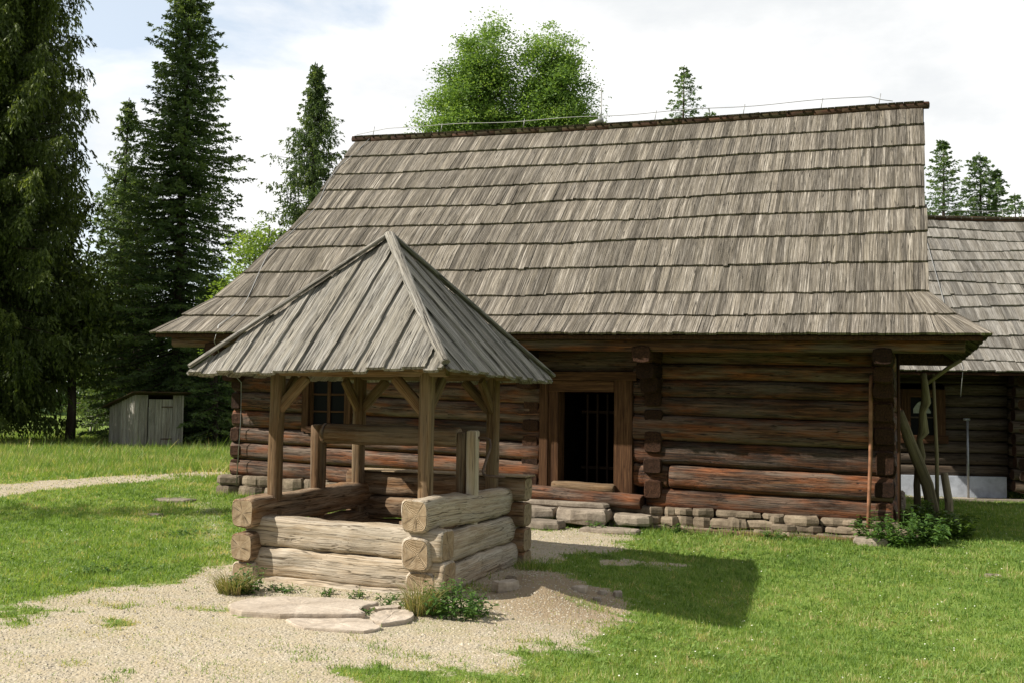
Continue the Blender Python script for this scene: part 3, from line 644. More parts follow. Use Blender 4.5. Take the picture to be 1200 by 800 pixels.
for k in range(10):
    t0, t1 = TK[k], TK[k+1]
    wob = [RG.normal(0, .009) for _ in range(9)]
    def edge(u, t0=t0, wob=wob):
        a = aL(t0)+(aR(t0)-aL(t0))*u; tw = t0+float(np.interp(u, np.linspace(0, 1, 9), wob))*.5
        return roof_pt(a, max(tw, 0)) if t0 > 0 else roof_pt(a, t0)
    def top(u, t0=t0, t1=t1):
        a0, a1 = aL(t0), aR(t0); b0, b1 = aL(t1), aR(t1); a = a0+(a1-a0)*u
        # boards run straight up the slope except in the flared corners, where they fan
        if a > b1-.35: a = b1-.35+(a-(b1-.35))*.35/max(a1-b1+.35, .35)
        if a < b0+.35: a = b0+.35-(b0+.35-a)*.35/max(b0-a0+.35, .35)
        return roof_pt(a, t1)
    fan_course(rf, edge, top, .066, nf, jit=.005)
for k in range(10):                                    # rear slope, coarser
    t0, t1 = TK[k], TK[k+1]
    fan_course(rf, lambda u, t0=t0: roof_pt(aL(t0)+(aR(t0)-aL(t0))*u, t0, -1), lambda u, t0=t0, t1=t1: roof_pt(aL(t1)+(aR(t1)-aL(t1))*u, t1, -1), .16, nb)
# end skirts (small hipped aprons below each gable)
def skirt(aout, ain, ttop, a_fn, sgn):
    for (ta, tb) in [(ttop*i/3, ttop*(i+1)/3) for i in range(3)] if sgn > 0 else [(ttop*i/5, ttop*(i+1)/5) for i in range(5)]:
        def P(tt, u):
            a = a_fn(tt); p = roof_pt(a, tt); q = roof_pt(a, tt, -1); return p+(q-p)*u
        nn = np.array([sgn*.6, 0, .8])
        fan_course(rf, lambda u, ta=ta: P(ta, u), lambda u, tb=tb: P(tb, u), .15, nn, .05)
skirt(11.0, 10.37, .18, aR, 1); skirt(-.9, .49, .53, aL, -1)
rf.build('shingle_roof', M_shing, house)
# gable boards
for a, ttop in ((10.20, .15), (.62, .5)):
    gb = MB()
    b = B0+(BR_-B0)*ttop+.05
    while b < 2*BR_-(B0+(BR_-B0)*ttop)-.05:
        tt = (min(b, 2*BR_-b)-B0)/(BR_-B0); zt = roof_z(a, tt)-.10; zb = roof_z(a, ttop)-.15
        if zt > zb+.05: gb.box(a-.012, a+.012, b, b+.17, zb, zt, axis=2)
        b += .18
    gb.build('gable_boards', M_soffit, house)
# ridge board, mossy
rb = MB(); NR = 24
for i in range(NR):
    a0 = .44+(10.46-.44)*i/NR; a1 = .44+(10.46-.44)*(i+1)/NR
    za = roof_z(a0, 1); zb_ = roof_z(a1, 1); jz = RG.normal(0, .006)
    rb.log((a0, BR_-.035, za+.035+jz), (a1+.01, BR_-.035, zb_+.035+jz), .028, .052, n=8, seg=3, sq=5, wob=.08)
rb.build('ridge_cap', M_ridge, house)
# lightning conductor: wire on stands, mast, down lead
lc = MB(); pts = []; st = [.9, 2.3, 3.9, 5.4, 6.25, 7.7, 8.9, 9.75]
for a in np.linspace(.55, 9.95, 60):
    lift = .12*np.clip((a-.55)/.7, 0, 1)*np.clip((9.98-a)/.35, .25, 1)+.02*math.sin(a*3.0)*.6
    pts.append((a, BR_-.05, roof_z(a, 1)+.10+lift))
lc.tube(pts, .0055, 6)
for a in st[0:]: lc.tube([(a, BR_-.05, roof_z(a, 1)+.08), (a+.03, BR_-.05, roof_z(a, 1)+.25)], .006, 6)
lc.tube([(5.22, BR_+.3, roof_z(4.6, 1)-.1), (5.22, BR_+.3, roof_z(4.6, 1)+.80)], .011, 6)
lc.tube([(5.12, BR_-.05, roof_z(4.6, 1)+.09), (5.36, BR_-.05, roof_z(4.6, 1)+.12)], [.03, .05], 8)
dl = []
for tt in np.linspace(1, .02, 22): p = roof_pt(.75+.10*math.sin(tt*14)-.45*(1-tt), tt); p[2] += .075+.015*math.sin(tt*40); dl.append(tuple(p))
dl += [(.35, -.93, 2.5), (.22, -.55, 2.2), (.24, -.10, 1.9), (.24, -.08, 1.3), (.22, -.12, .3)]
lc.tube(dl, .007, 6)
lc.build('lightning_conductor', M_wire, house)
# doorstep stones
def single_stone(name, a, b, lx, ly, lz, label, zc=None, rot=0, mat=M_step, group=None, cat='stone', world=None, jit=.1):
    x_, y_ = world if world else hw(a, b, 0)[:2]
    mb = MB(); stone(mb, 0, 0, 0, lx, ly, lz, jit=jit); o = mb.build(name, mat)
    zg = float(ground_h(x_, y_)); o.location = (x_, y_, (zg+lz*.35) if zc is None else zc); o.rotation_euler = (0, 0, rot-TH); tag(o, label, cat, group); return o
G_ = 'flat stones laid before the house doorway'
single_stone('step_stone', 5.33, -.40, .80, .46, .15, 'thick flat step stone below the doorway, nearest the well', zc=.16, group=G_)
single_stone('step_stone', 6.08, -.40, .74, .46, .17, 'broad rounded step stone centred below the open doorway', zc=.15, group=G_)
single_stone('step_stone', 5.72, -.22, 1.30, .24, .07, 'long thin pale slab under the doorway log, behind the two thick step stones', zc=.275, group=G_)
single_stone('step_stone', 6.75, -.34, .50, .30, .13, 'rough grey stone beside the step stones, right of the doorway', zc=.12, group=G_)
single_stone('step_stone', 6.55, -.75, .75, .28, .07, 'low flat slab lying in the grass in front of the doorway stones', group=G_)
single_stone('step_stone', 5.6, -.80, .60, .30, .12, 'small dark low stone sunk in grass below the step stones', group=G_)
single_stone('corner_stone', 9.70, -.40, .42, .26, .10, 'flat stone under the brown pipe at the house corner')
single_stone('paving_slab', -.25, -1.0, .6, .35, .04, 'thin flat slab in the lawn before the far left house corner')
single_stone('lawn_stone', 0, 0, .2, .14, .05, 'small pale stone lying alone in the left lawn', world=(-4.9, 13.9))
# ================================================================ WELL
WX, WY, WT = -1.1786, 9.9868, .3649
well = empty('covered_well', (WX, WY, 0), -WT)
tag(well, 'open log draw well with four posts and grey plank pyramid roof', 'well')
SF, SR = .95, 1.11
def wellg(a, b):
    c, s = math.cos(WT), math.sin(WT); return float(ground_h(WX+a*c+b*s, WY-a*s+b*c))
E = [M_wellwood, M_wellend]
def crib(name, p0, p1, r, h, sq=3.0, mats=None, **kw):
    mb = MB(); mb.log(p0, p1, r, h, n=32, seg=46, sq=sq*1.45, mend=1, wob=kw.pop('wob', .035), taper=kw.pop('taper', .02), chamfer=.014, **kw)
    V = mb.v[0]; m = len(V)//32; th = np.arange(32)/32*6.283      # axe facets along the hewn faces
    u = np.repeat(np.arange(m), 32)*.11; tt = np.tile(th, m); ph = RG.random(4)*6.28
    f = .0035*np.sign(np.sin(u*2.1+ph[0]+2*np.sin(tt*2+ph[1])))*np.abs(np.sin(u*2.1+ph[0]+2*np.sin(tt*2+ph[1])))**.4+.0025*np.sin(u*6+3*tt+ph[2])+RG.normal(0, .0007, len(V))
    ctr = V.reshape(m, 32, 3).mean(1).repeat(32, 0); d = V-ctr; V += d/np.linalg.norm(d, axis=1)[:, None]*f[:, None]
    return mb.build(name, mats or E, well)
fy = -SR+.12
crib('front_log', (-SF+.03, fy, .435), (SF+.13, fy, .405), .125, .134, sq=4.2)
crib('front_log', (-SF+.03, fy, .165), (SF+.15, fy, .14), .13, .134, sq=4.2)
crib('front_log', (-SF+.05, fy-.03, -.06), (SF-.02, fy-.03, -.08), .14, .105, sq=3.5)
rx = SF-.12
crib('side_log', (rx, -SR-.06, .665), (rx, SR+.10, .60), .125, .14, sq=3.3)
crib('side_log', (rx+.02, -SR-.06, .335), (rx+.02, SR+.10, .33), .13, .138, sq=2.9)
crib('side_log', (rx+.05, -SR-.02, .06), (rx+.05, SR+.05, .08), .14, .125, sq=2.9)
lx = -SF+.10
crib('side_log', (lx-.03, -SR-.12, .605), (lx, SR+.10, .62), .12, .135, sq=3.4, mats=[M_wellrearshade, M_wellend])  # upper left logs: their shade is painted in with the dark brown timber
crib('side_log', (lx-.03, -SR-.12, .30), (lx, SR+.10, .32), .12, .13, sq=3.4, mats=[M_wellrearshade, M_wellend])
crib('side_log', (lx-.03, -SR-.08, .03), (lx, SR+.10, .06), .12, .13, sq=3.4)
by = SR-.12
for z, h_ in ((.74, .125), (.48, .12), (.22, .12), (-.0, .1)): crib('rear_log', (-SF-.08, by, z), (SF+.14, by, z), .125, h_, sq=3.4, mats=[M_wellrearshade, M_wellend])
cap = MB(); cap.box(-SF+.0, SF+.16, SR-.27, SR+.03, .868, .882, jit=.002); cap.build('rim_board', M_wellend, well)
# dark shaft lining inside
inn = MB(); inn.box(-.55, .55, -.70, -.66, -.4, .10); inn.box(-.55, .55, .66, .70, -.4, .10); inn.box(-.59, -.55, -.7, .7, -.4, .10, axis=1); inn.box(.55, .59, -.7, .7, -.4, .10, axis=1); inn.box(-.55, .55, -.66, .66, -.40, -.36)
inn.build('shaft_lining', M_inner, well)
PS = .7925; OX, OY = -.03, -.02
for (a, b) in ((-PS, -PS), (PS, -PS), (PS, PS), (-PS, PS)):
    mb = MB(); mb.log((a+OX, b+OY, -.1), (a+OX+RG.uniform(-.01, .01), b+OY, 1.93), .060, .060, n=16, seg=14, sq=5, wob=.025, taper=.02, up=(0, 1, 0), mend=0)
    mb.build('post', M_post, well)
def brace(p0, p1): mb = MB(); mb.log(p0, p1, .032, .052, n=10, seg=5, sq=5, wob=.02); mb.build('brace', M_post, well)
for a in (-PS, PS):
    for b in (-PS, PS):
        sa = -1 if a > 0 else 1; sb_ = -1 if b > 0 else 1
        brace((a+OX+sa*.03, b+OY, 1.55), (a+OX+sa*.33, b+OY, 1.86)); brace((a+OX, b+OY+sb_*.03, 1.55), (a+OX, b+OY+sb_*.33, 1.86))
tp = MB()
for b in (-PS, PS): tp.log((-PS-.2+OX, b+OY, 1.915), (PS+.2+OX, b+OY, 1.915), .06, .05, n=12, seg=5, sq=5)
for a in (-PS, PS): tp.log((a+OX, -PS-.2+OY, 1.955), (a+OX, PS+.2+OY, 1.955), .06, .05, n=12, seg=5, sq=5)
tp.build('top_beam', M_post, well)
# pyramid roof of planks, one part for each face
EA, EB, EZ, AZ = 1.276, 1.384, 1.865, 3.24; CX, CY = -.066, -.035
apex = np.array([CX, CY, AZ]); cor = [np.array([CX+sx*EA, CY+sy*EB, EZ+(.045 if (sx, sy) == (1, -1) else 0)]) for sx, sy in ((-1, -1), (1, -1), (1, 1), (-1, 1))]
def plank_face(c0, c1, wavg, seed):
    rg = np.random.default_rng(seed); mb = MB(); e = c1-c0; Ln = np.linalg.norm(e); eu = e/Ln; mid_ = (c0+c1)/2
    up = apex-mid_; H = np.linalg.norm(up); uu = up/H; nr = np.cross(eu, uu)
    if nr[2] < 0: nr = -nr
    s = 0; lay = 0
    while s < Ln-.02:
        wd = min(wavg*rg.uniform(.75, 1.3), Ln-s)
        def hgt(q): return H*(1-abs(q-Ln/2)/(Ln/2))
        thick = .022; lift = .0 if lay % 2 else .020; lay += 1
        s0 = s-(.012 if lay % 2 else -.004); s1 = s+wd+(.012 if lay % 2 else -.004); s0c, s1c = max(s0, .0), min(s1, Ln)
        ns = 9; V = []; G = []; low = -rg.uniform(.0, .035)
        hA, hB = max(hgt(s0c), .02), max(hgt(s1c), .02)
        # columns across the plank so the top follows the hip; straddling planks peak at the middle
        cols = np.linspace(s0c, s1c, 5)
        sk = rg.normal(0, .012)
        rows = 10
        wav = rg.normal(0, .0035, rows+1)
        for ci, q in enumerate(cols):
            h_ = max(hgt(q)-.0, .01)
            for r in range(rows+1):
                v = low+(h_-low)*r/rows
                edge_w = (wav[r] if ci == 4 else (wav[(r*3) % (rows+1)] if ci == 0 else 0))
                cupz = .004*((ci-2)/2)**2
                base = c0+eu*(q+edge_w+0*sk)+uu*v
                V.append(base+nr*(lift+thick+cupz)); V.append(base+nr*(lift+cupz-.006)); G += [(v, q-s, 0), (v, q-s, .02)]
        K = 2*(rows+1); F = []
        for ci in range(4):
            for r in range(rows):
                i = ci*K+2*r; F.append((i, i+K, i+K+2, i+2)); F.append((i+1, i+3, i+K+3, i+K+1))
            F.append((ci*K, ci*K+1, (ci+1)*K+1, (ci+1)*K))
        for r in range(rows):
            F.append((2*r, 2*r+2, 2*r+3, 2*r+1)); i = 4*K+2*r; F.append((i, i+1, i+3, i+2))
        mb.add(np.array(V), F, np.array(G), rg.random(), 0, False); s += wd
    return mb.build('roof_planks', M_board, well)
plank_face(cor[0], cor[1], .155, 11); plank_face(cor[1], cor[2], .16, 12); plank_face(cor[2], cor[3], .17, 13); plank_face(cor[3], cor[0], .17, 14)
for i, c in enumerate(cor):
    d = (apex-c)/np.linalg.norm(apex-c); e0 = c-d*.03; e1 = apex-d*.02
    hn = np.array([0, 0, .066]) if i == 1 else np.array([0, 0, .085])
    mb = MB()
    if i == 1: mb.log(e0+hn+[0, 0, .01], e1+hn+[0, 0, .02], .052, .034, n=12, seg=18, sq=2.2, wob=.07, taper=.12, bend=.3)
    else: mb.log(e0+hn, e1+hn, .058, .020, n=10, seg=12, sq=5, wob=.03)
    mb.build('hip_board', M_board, well)
rl = MB()
for i in range(4):
    p, q = cor[i], cor[(i+1) % 4]; c_ = np.array([CX, CY, EZ])
    rl.log(c_+(p-c_)*.84+[0, 0, .10], c_+(q-c_)*.84+[0, 0, .10], .022, .03, n=8, seg=4, sq=5)
    rl.log(c_+(p-c_)*.90+[0, 0, .06], apex-[0, 0, .06], .025, .035, n=8, seg=4, sq=5)
rl.build('rafters', M_post, well)
# windlass
for (a, w_, h_) in ((-SF+.10, .075, 1.39), (SF-.13, .085, 1.37)):
    mb = MB(); 
    if a < 0: mb.log((a, 0, .0), (a, 0, h_), w_*.8, w_, n=12, seg=10, sq=5, up=(0, 1, 0), wob=.02, mend=0); mb.build('windlass_post', M_winch, well)
    else:
        mb.log((a-.05, 0, .0), (a-.05, 0, h_-.02), .05, .07, n=12, seg=10, sq=5, up=(0, 1, 0), wob=.02); mb.build('windlass_post', M_winch, well)
        mb = MB(); mb.log((a+.06, -.02, .0), (a+.06, -.02, h_), .05, .06, n=12, seg=10, sq=5, up=(0, 1, 0), wob=.02); mb.build('windlass_post', M_wellwood, well)
dr = MB(); dr.log((-SF+.16, 0, 1.30), (SF-.22, 0, 1.30), .10, .10, n=20, seg=14, sq=2.1, wob=.03, mend=1); drum = dr.build('windlass_drum', [M_winch, M_wellend], well)
ck = MB(); ck.tube([(SF-.25, 0, 1.30), (SF+.04, 0, 1.30), (SF+.10, -.01, 1.285), (SF+.115, -.02, 1.22), (SF+.07, -.10, .985), (SF+.085, -.11, .955), (SF+.14, -.11, .945), (SF+.30, -.11, .94)], .014, 10); ck.build('crank', M_iron, well)
bd = MB(); bd.tube([(-SF+.19, 0, 1.30), (-SF+.215, 0, 1.30)], .108, 18); bd.build('iron_band', M_iron, drum)
# ---- slabs in front of the well
sl1 = MB(); out = [(-2.25, 7.93), (-2.18, 8.22), (-1.9, 8.36), (-1.5, 8.26), (-1.12, 8.18), (-1.02, 8.02), (-1.22, 7.80), (-1.14, 7.66), (-1.05, 7.42), (-1.02, 7.22), (-1.3, 7.20), (-1.62, 7.42), (-2.0, 7.62)]
def slab(name, out, z0, z1, label, cat='stone slab', group='flat stones laid in front of the well'):
    P_ = np.array(out); c = P_.mean(0)
    # subdivide the outline and roughen it
    Q = []
    for i in range(len(P_)):
        p, q = P_[i], P_[(i+1) % len(P_)]
        for k in range(4): Q.append(p+(q-p)*k/4)
    Q = np.array(Q); Q = .5*Q+.25*np.roll(Q, 1, 0)+.25*np.roll(Q, -1, 0); Q = .6*Q+.2*np.roll(Q, 1, 0)+.2*np.roll(Q, -1, 0)+RG.normal(0, .007, Q.shape)
    Q = Q-c; n = len(Q); zt = z1-z0
    rings = [(Q*.99, -.03), (Q, zt*.5), (Q*.995, zt*.86), (Q*.975, zt)]+[(Q*s_, zt+.002*RG.random()) for s_ in (.8, .55, .3)]
    V = []
    for k, (R, z) in enumerate(rings):
        zz = z+(RG.normal(0, .0025, n) if k > 2 else 0); V.append(np.column_stack([R, np.full(n, 0.)+zz]))
    V.append(np.array([[0, 0, zt]])); V = np.concatenate(V); F = []
    for i in range(len(rings)-1):
        for j in range(n): k = (j+1) % n; F.append((i*n+j, i*n+k, (i+1)*n+k, (i+1)*n+j))
    L0 = (len(rings)-1)*n
    for j in range(n): F.append((L0+j, L0+(j+1) % n, L0+n))
    mb = MB(); mb.add(V[:, :], F if np.cross(np.append(P_[1]-P_[0], 0), np.append(P_[2]-P_[1], 0))[2] > 0 else [f[::-1] for f in F], None, .8); o = mb.build(name, M_slab); o.location = (c[0], c[1], z0+float(ground_h(c[0], c[1])))
    return tag(o, label, cat, group)
slab('stone_slab', [(-2.22, 7.98), (-2.14, 7.78), (-1.98, 7.66), (-1.5, 7.63), (-1.05, 7.66), (-1.18, 7.9), (-1.0, 8.12), (-1.3, 8.21), (-1.62, 8.27), (-1.92, 8.27), (-2.12, 8.16)], .0, .045, 'large pale flat slab lying before the front logs of the well')
slab('stone_slab', [(-1.72, 7.60), (-1.5, 7.30), (-1.0, 7.22), (-.92, 7.36), (-1.05, 7.63), (-1.4, 7.63)], -.01, .02, 'low worn slab half sunk in gravel, nearest the camera')
slab('stone_slab', [(-1.02, 7.85), (-1.06, 7.66), (-.93, 7.40), (-.72, 7.62), (-.72, 7.88), (-.88, 7.95)], 0, .03, 'small squarish slab between the big slab and the weeds')
slab('stone_slab', [(-1.06, 8.02), (-1.1, 7.92), (-.86, 7.97), (-.85, 8.08)], 0, .035, 'narrow sliver of stone touching the big slab, beside the bottom log')
for i, (x_, y_, s_, lb) in enumerate(((.66, 9.34, .13, 'rounded bluish grey stone in the bare earth right of the well'), (.88, 9.42, .09, 'small pale stone at the tip of the bare earth patch'), (1.02, 9.40, .13, 'pale oval stone at the grass edge right of the well'),
        (.80, 9.10, .08, 'tiny pebble-like stone nearest the grass in the earth patch'), (-.02, 8.98, .22, 'flat brown stone leaning on the earth bank by the side logs'), (.02, 9.22, .15, 'rough reddish stone in the bank under the well logs'))):
    single_stone('loose_stone', 0, 0, s_, s_*.7, s_*.45, lb, world=(x_, y_), rot=i, mat=M_slab if i != 5 else M_stone, group='small loose stones right of the well', jit=.16)
single_stone('lawn_stone', 0, 0, .16, .1, .03, 'small pale flat stone lying in the right lawn', world=(4.9, 10.2))
# ================================================================ plants at the well and the house corner
def tuft(name, x, y, r, n, hmin, hmax, mat, label, cat='grass tuft', lean=1.0, w0=.006, group=None):
    rg = np.random.default_rng(int(abs(x*1000+y*100))); a = rg.random(n)*6.283; rr = r*np.sqrt(rg.random(n))
    px, py = rr*np.cos(a), rr*np.sin(a); h = hmin+(hmax-hmin)*rg.random(n)*(1-.3*rr/r)
    gz = ground_h(px+x, py+y)-float(ground_h(x, y))-.01
    h = h*rg.uniform(.35, 1.0, n)**.7; out = np.stack([np.cos(a), np.sin(a)], 1)*(lean*h*(.05+.75*rg.random(n)))[:, None]+rg.normal(0, .3, (n, 2))*h[:, None]
    ang = rg.random(n)*6.283; dx = np.stack([np.cos(ang), np.sin(ang), 0*ang], 1)*w0/2
    p0 = np.stack([px, py, gz], 1); p1 = p0+np.stack([out[:, 0]*.3, out[:, 1]*.3, h*.6], 1); p2 = p0+np.stack([out[:, 0], out[:, 1], h*(.85+.15*rg.random(n))], 1)
    V = np.stack([p0-dx, p0+dx, p1+dx*.8, p1-dx*.8, p2], 1).reshape(-1, 3)
    k = 5*np.arange(n)[:, None]; T = np.concatenate([k+[0, 1, 2], k+[0, 2, 3], k+[3, 2, 4]]);
    o = raw_mesh(name, V, T, mat, rnd=np.repeat(rg.random(n), 5)); o.location = (x, y, float(ground_h(x, y))); return tag(o, label, cat, group)
def leafy(name, x, y, r, hgt, nst, nl, ls, mat, label, cat='plant', parent_group=None, up=.5, ry=None):
    """many stems with pairs of pointed leaves"""
    rg = np.random.default_rng(int(abs(x*777+y*31))); root = empty(name, (x, y, float(ground_h(x, y)))); tag(root, label, cat, parent_group)
    st = MB(); Vs = []; rn = []
    for i in range(nst):
        a = rg.random()*6.283; q = r*math.sqrt(rg.random()); bx, by_ = q*math.cos(a), q*math.sin(a)*((ry or r)/r); h = hgt*rg.uniform(.55, 1)*(1-.45*(q/r)**2)
        tx, ty = bx*(1+.35)+rg.normal(0, .03), by_*1.35+rg.normal(0, .03)
        gz = float(ground_h(x+bx, y+by_)-ground_h(x, y))
        st.tube([(bx, by_, gz-.02), ((bx+tx)/2, (by_+ty)/2, gz+h*.55), (tx, ty, gz+h)], [.004, .003, .002], 4)
        for j in range(nl):
            u = (j+1)/nl; cx, cy, cz = bx+(tx-bx)*u, by_+(ty-by_)*u, gz+h*u
            for k in range(2):
                az = j*1.57+k*3.14+rg.normal(0, .4)+i; ln = ls*rg.uniform(.6, 1.15)*(1-.35*u); el = rg.uniform(-.35, up)
                d = np.array([math.cos(az)*math.cos(el), math.sin(az)*math.cos(el), math.sin(el)]); sd = np.array([-math.sin(az), math.cos(az), rg.normal(0, .25)])*ln*.28
                p = np.array([cx, cy, cz]); m_ = p+d*ln*.42+np.array([0, 0, ln*.05]); tip = p+d*ln-np.array([0, 0, ln*.18])
                Vs += [p, m_-sd, tip, m_+sd]; rn += [rg.random()]*4
    tag(st.build('stems', M_nettle, root), kind='stuff'); V = np.array(Vs); raw_mesh('leaves', V, np.arange(len(V)).reshape(-1, 4), mat, root, rnd=np.array(rn)); return root
tuft('grass_tuft', -2.34, 8.62, .13, 620, .12, .30, M_grassdry, 'half dry grass tuft at the left front corner of the well', lean=1.5)
leafy('weed', -2.26, 8.66, .13, .26, 16, 5, .07, M_nettle, 'light green broad-leaved weed growing in the dry tuft at the well corner')
tuft('grass_tuft', -.68, 7.95, .12, 620, .14, .40, M_grassdry, 'tall straw and green grass tuft at the near well corner beside nettles')
leafy('nettle_bush', -.42, 7.95, .20, .30, 46, 7, .075, M_nettle, 'dense dark green nettle bush at the near corner of the well', 'bush')
tuft('grass_tuft', .26, 10.15, .20, 360, .06, .22, M_grass, 'green weedy tuft at the back right corner of the well')
for i, (x_, y_) in enumerate(((-1.85, 8.70), (-1.55, 8.58), (-1.25, 8.5), (-1.02, 8.42), (-2.0, 8.78), (-1.12, 7.86), (-.92, 8.20))):
    leafy('weed', x_, y_, .08, .07, 9, 3, .05, M_nettle, ('low weed sprouting between the big slab and the well logs', 'low weed sprouting in the notch of the broken slab')[i == 5], 'weed', 'low weeds along the foot of the well logs')
leafy('nettle_bush', 4.75, 12.3, .46, .44, 120, 8, .10, M_nettle, 'bright green nettle bush at the foot of the brown pipe corner', 'bush')
leafy('shrub', 5.42, 12.95, .42, .46, 100, 10, .13, M_shrub, 'taller dark shrub behind the nettles beside the leaning poles', 'bush')
leafy('shrub', 5.75, 13.7, .25, .30, 35, 9, .13, M_shrub, 'dark shrub at the foot of the leaning poles, behind the taller shrub', 'bush')
for i, (a_, b_) in enumerate(((7.35, -.42), (8.55, -.42), (6.35, -.72))):
    p = hw(a_, b_, 0); leafy('weed', p[0], p[1], .10, .16, 9, 4, .08, M_nettle, ('broad-leaved weed against the stones right of the doorway', 'broad-leaved weed under the long right wall of the house', 'weed tuft in front of the doorway step stones')[i], 'weed')
tuft('grass_tuft', -3.6, 7.55, .16, 240, .02, .07, M_grass, 'low green grass tuft alone in the foreground gravel')
for i, (x_, y_, lb) in enumerate(((-3.9, 12.1, 'pale clump of weeds in the left lawn near the path'), (-3.75, 9.6, 'dark clump of weeds in the near left lawn'))):
    leafy('weed', x_, y_, .28, .06, 26, 3, .07, M_nettle, lb, 'weed')
# ================================================================ timbers leaning at the right gable
def pole(pts, rs, label, name='leaning_pole', mat=None):
    base = np.array(pts[0], float); mb = MB(); mb.tube([tuple(np.array(p)-base) for p in pts], rs, 12, rnd=RG.random()); o = mb.build(name, mat or M_pole); o.location = tuple(base); return tag(o, label, 'pole', 'timbers leaning by the right gable')
G = lambda x, y: float(ground_h(x, y))
pole([(5.78, 13.55, G(5.8, 13.5)-.05), (5.62, 13.5, .62), (5.33, 13.4, 1.25), (5.20, 13.35, 1.60)], [.085, .08, .075, .05], 'thick grey pole slanting down right from the gable into the shrub')
pole([(5.60, 13.75, -.05), (5.56, 13.7, .6), (5.60, 13.66, 1.0), (5.57, 13.62, 1.22), (5.62, 13.6, 1.32), (5.60, 13.58, 1.6), (5.64, 13.56, 1.72), (5.62, 13.55, 1.98), (5.60, 13.55, 2.12)], [.055, .045, .065, .04, .07, .045, .065, .045, .04], 'knobbly upright trunk standing behind the slanting pole')
pole([(5.92, 13.9, .0), (5.88, 13.8, 1.0), (5.80, 13.7, 2.12)], [.028, .026, .02], 'thin straight pole leaning right of the knobbly trunk')
pole([(5.68, 13.62, 1.98), (5.95, 13.55, 2.20), (6.10, 13.50, 2.30)], [.028, .028, .025], 'short thin stick propped up under the corner of the eaves')
pole([(5.95, 13.6, -.03), (6.02, 13.75, .35), (6.00, 13.85, .75)], [.06, .055, .05], 'short broken stake at the foot of the slanting pole')
# ================================================================ ANNEX HOUSE behind on the right
AX, AY, AT = 7.77, 20.2, .10
an = empty('annex_house', (AX, AY, -.18), -AT); tag(an, 'second log building with pale shingle roof and white plinth, behind the big house', 'house')
mb = MB(); nb_ = 9; z0, z1 = .46, 2.55
for i in range(nb_):
    a = z0+(z1-z0)*i/nb_; c = z0+(z1-z0)*(i+1)/nb_; r = (c-a)/2
    sp = [(-1.2, 2.2)] if not (1.15 < a+r < 2.22) else [(-1.2, .12), (.98, 2.2)]
    for s0, s1 in sp: mb.log((s0, .14, a+r), (s1, .14, a+r), .11, r*.98, n=12, seg=8, sq=3.2, mend=1)
mb.build('front_wall', [M_annexw, M_houseend], an)
mb = MB()
for i in range(10):
    a = .18+(2.5-.18)*i/10; r = .116; pr = .42+RG.uniform(-.05, .05)
    mb.log((2.33, -pr, a+r), (2.33, 4.3, a+r), .12, r*.96, n=12, seg=4, sq=3.4, mend=1, rnd=RG.random())
    if i % 1 == 0: mb.log((2.17+RG.uniform(-.05, .03), -.30, a+r+.02), (8.5, -.30, a+r+.02), .12, r*.96, n=12, seg=8, sq=3.2, mend=1)
mb.build('projecting_wall', [M_annexw, M_houseend], an)
mb = MB(); mb.box(-1.2, 8.5, 4.4, 4.6, .1, 2.6); mb.box(-1.3, -1.15, .1, 4.5, .1, 2.6, axis=1); mb.build('rear_wall', M_annexw, an)
mb = MB(); mb.box(-1.3, 2.14, -.02, .30, -.1, .475, jit=.004); mb.build('plinth', M_plaster, an)
mb = MB(); mb.box(-1.3, 2.8, -.50, -.02, -.1, .06, jit=.008); mb.build('paving_strip', M_slab, an)
mb = MB(); mb.box(.12, .30, -.03, .2, 1.15, 2.20, axis=2); mb.box(.80, .98, -.03, .2, 1.15, 2.20, axis=2); mb.box(.30, .80, -.025, .2, 2.04, 2.2); mb.box(.06, 1.02, -.06, .2, 1.12, 1.28); wf = mb.build('window', M_door, an)
mb = MB(); mb.box(.30, .80, .09, .10, 1.28, 2.04); mb.build('pane', M_glass, wf)
mb = MB(); mb.box(.535, .565, .05, .085, 1.28, 2.04, axis=2); mb.box(.30, .80, .055, .08, 1.62, 1.65); mb.build('sash', M_annexw, wf)
mb = MB()
for k in range(24):
    t0 = k/24*math.pi; mb.box(.38+.34*k/24, .38+.34*(k+1)/24, .070, .078, 1.72, 1.78+.18*math.sin(t0+.2))
mb.build('curtain', M_curtain, wf)
mb = MB(); mb.box(-1.3, 8.6, .0, 4.6, 2.36, 2.42); mb.build('ceiling_boards', M_inner, an)
rf2 = MB()
def an_pt(a, tt, side=1):
    b = -1.05+(2.55+1.05)*tt
    if side < 0: b = 5.1-b
    sag = .10*math.exp(-((a-2.6)/1.4)**2)*tt + .05*math.sin(a*1.3)*tt
    dip = .05*math.sin(a*.9+1)
    return np.array([a, b, 2.52+(6.10-2.52)*tt+sag*(-.3)+dip*tt-.10*math.sin(min(tt/.4, 1)*3.14)])
KA = np.linspace(0, 1, 14)
for k in range(13):
    ph = RG.random()*6
    lo = lambda u, k=k, ph=ph: an_pt(-1.3+10.3*u, max(KA[k]+.010*math.sin(u*16+ph), 0) if k else 0)
    hi = lambda u, k=k: an_pt(-1.3+10.3*u, KA[k+1])
    fan_course(rf2, lo, hi, .125, np.array([0, -.7, .7]))
    lo = lambda u, k=k: an_pt(-1.3+10.3*u, KA[k], -1); hi = lambda u, k=k: an_pt(-1.3+10.3*u, KA[k+1], -1)
    if k % 2 == 0: fan_course(rf2, lo, lambda u, k=k: an_pt(-1.3+10.3*u, KA[min(k+2, 13)], -1), .3, np.array([0, .7, .7]))
rf2.build('shingle_roof', M_shing2, an)
mb = MB()
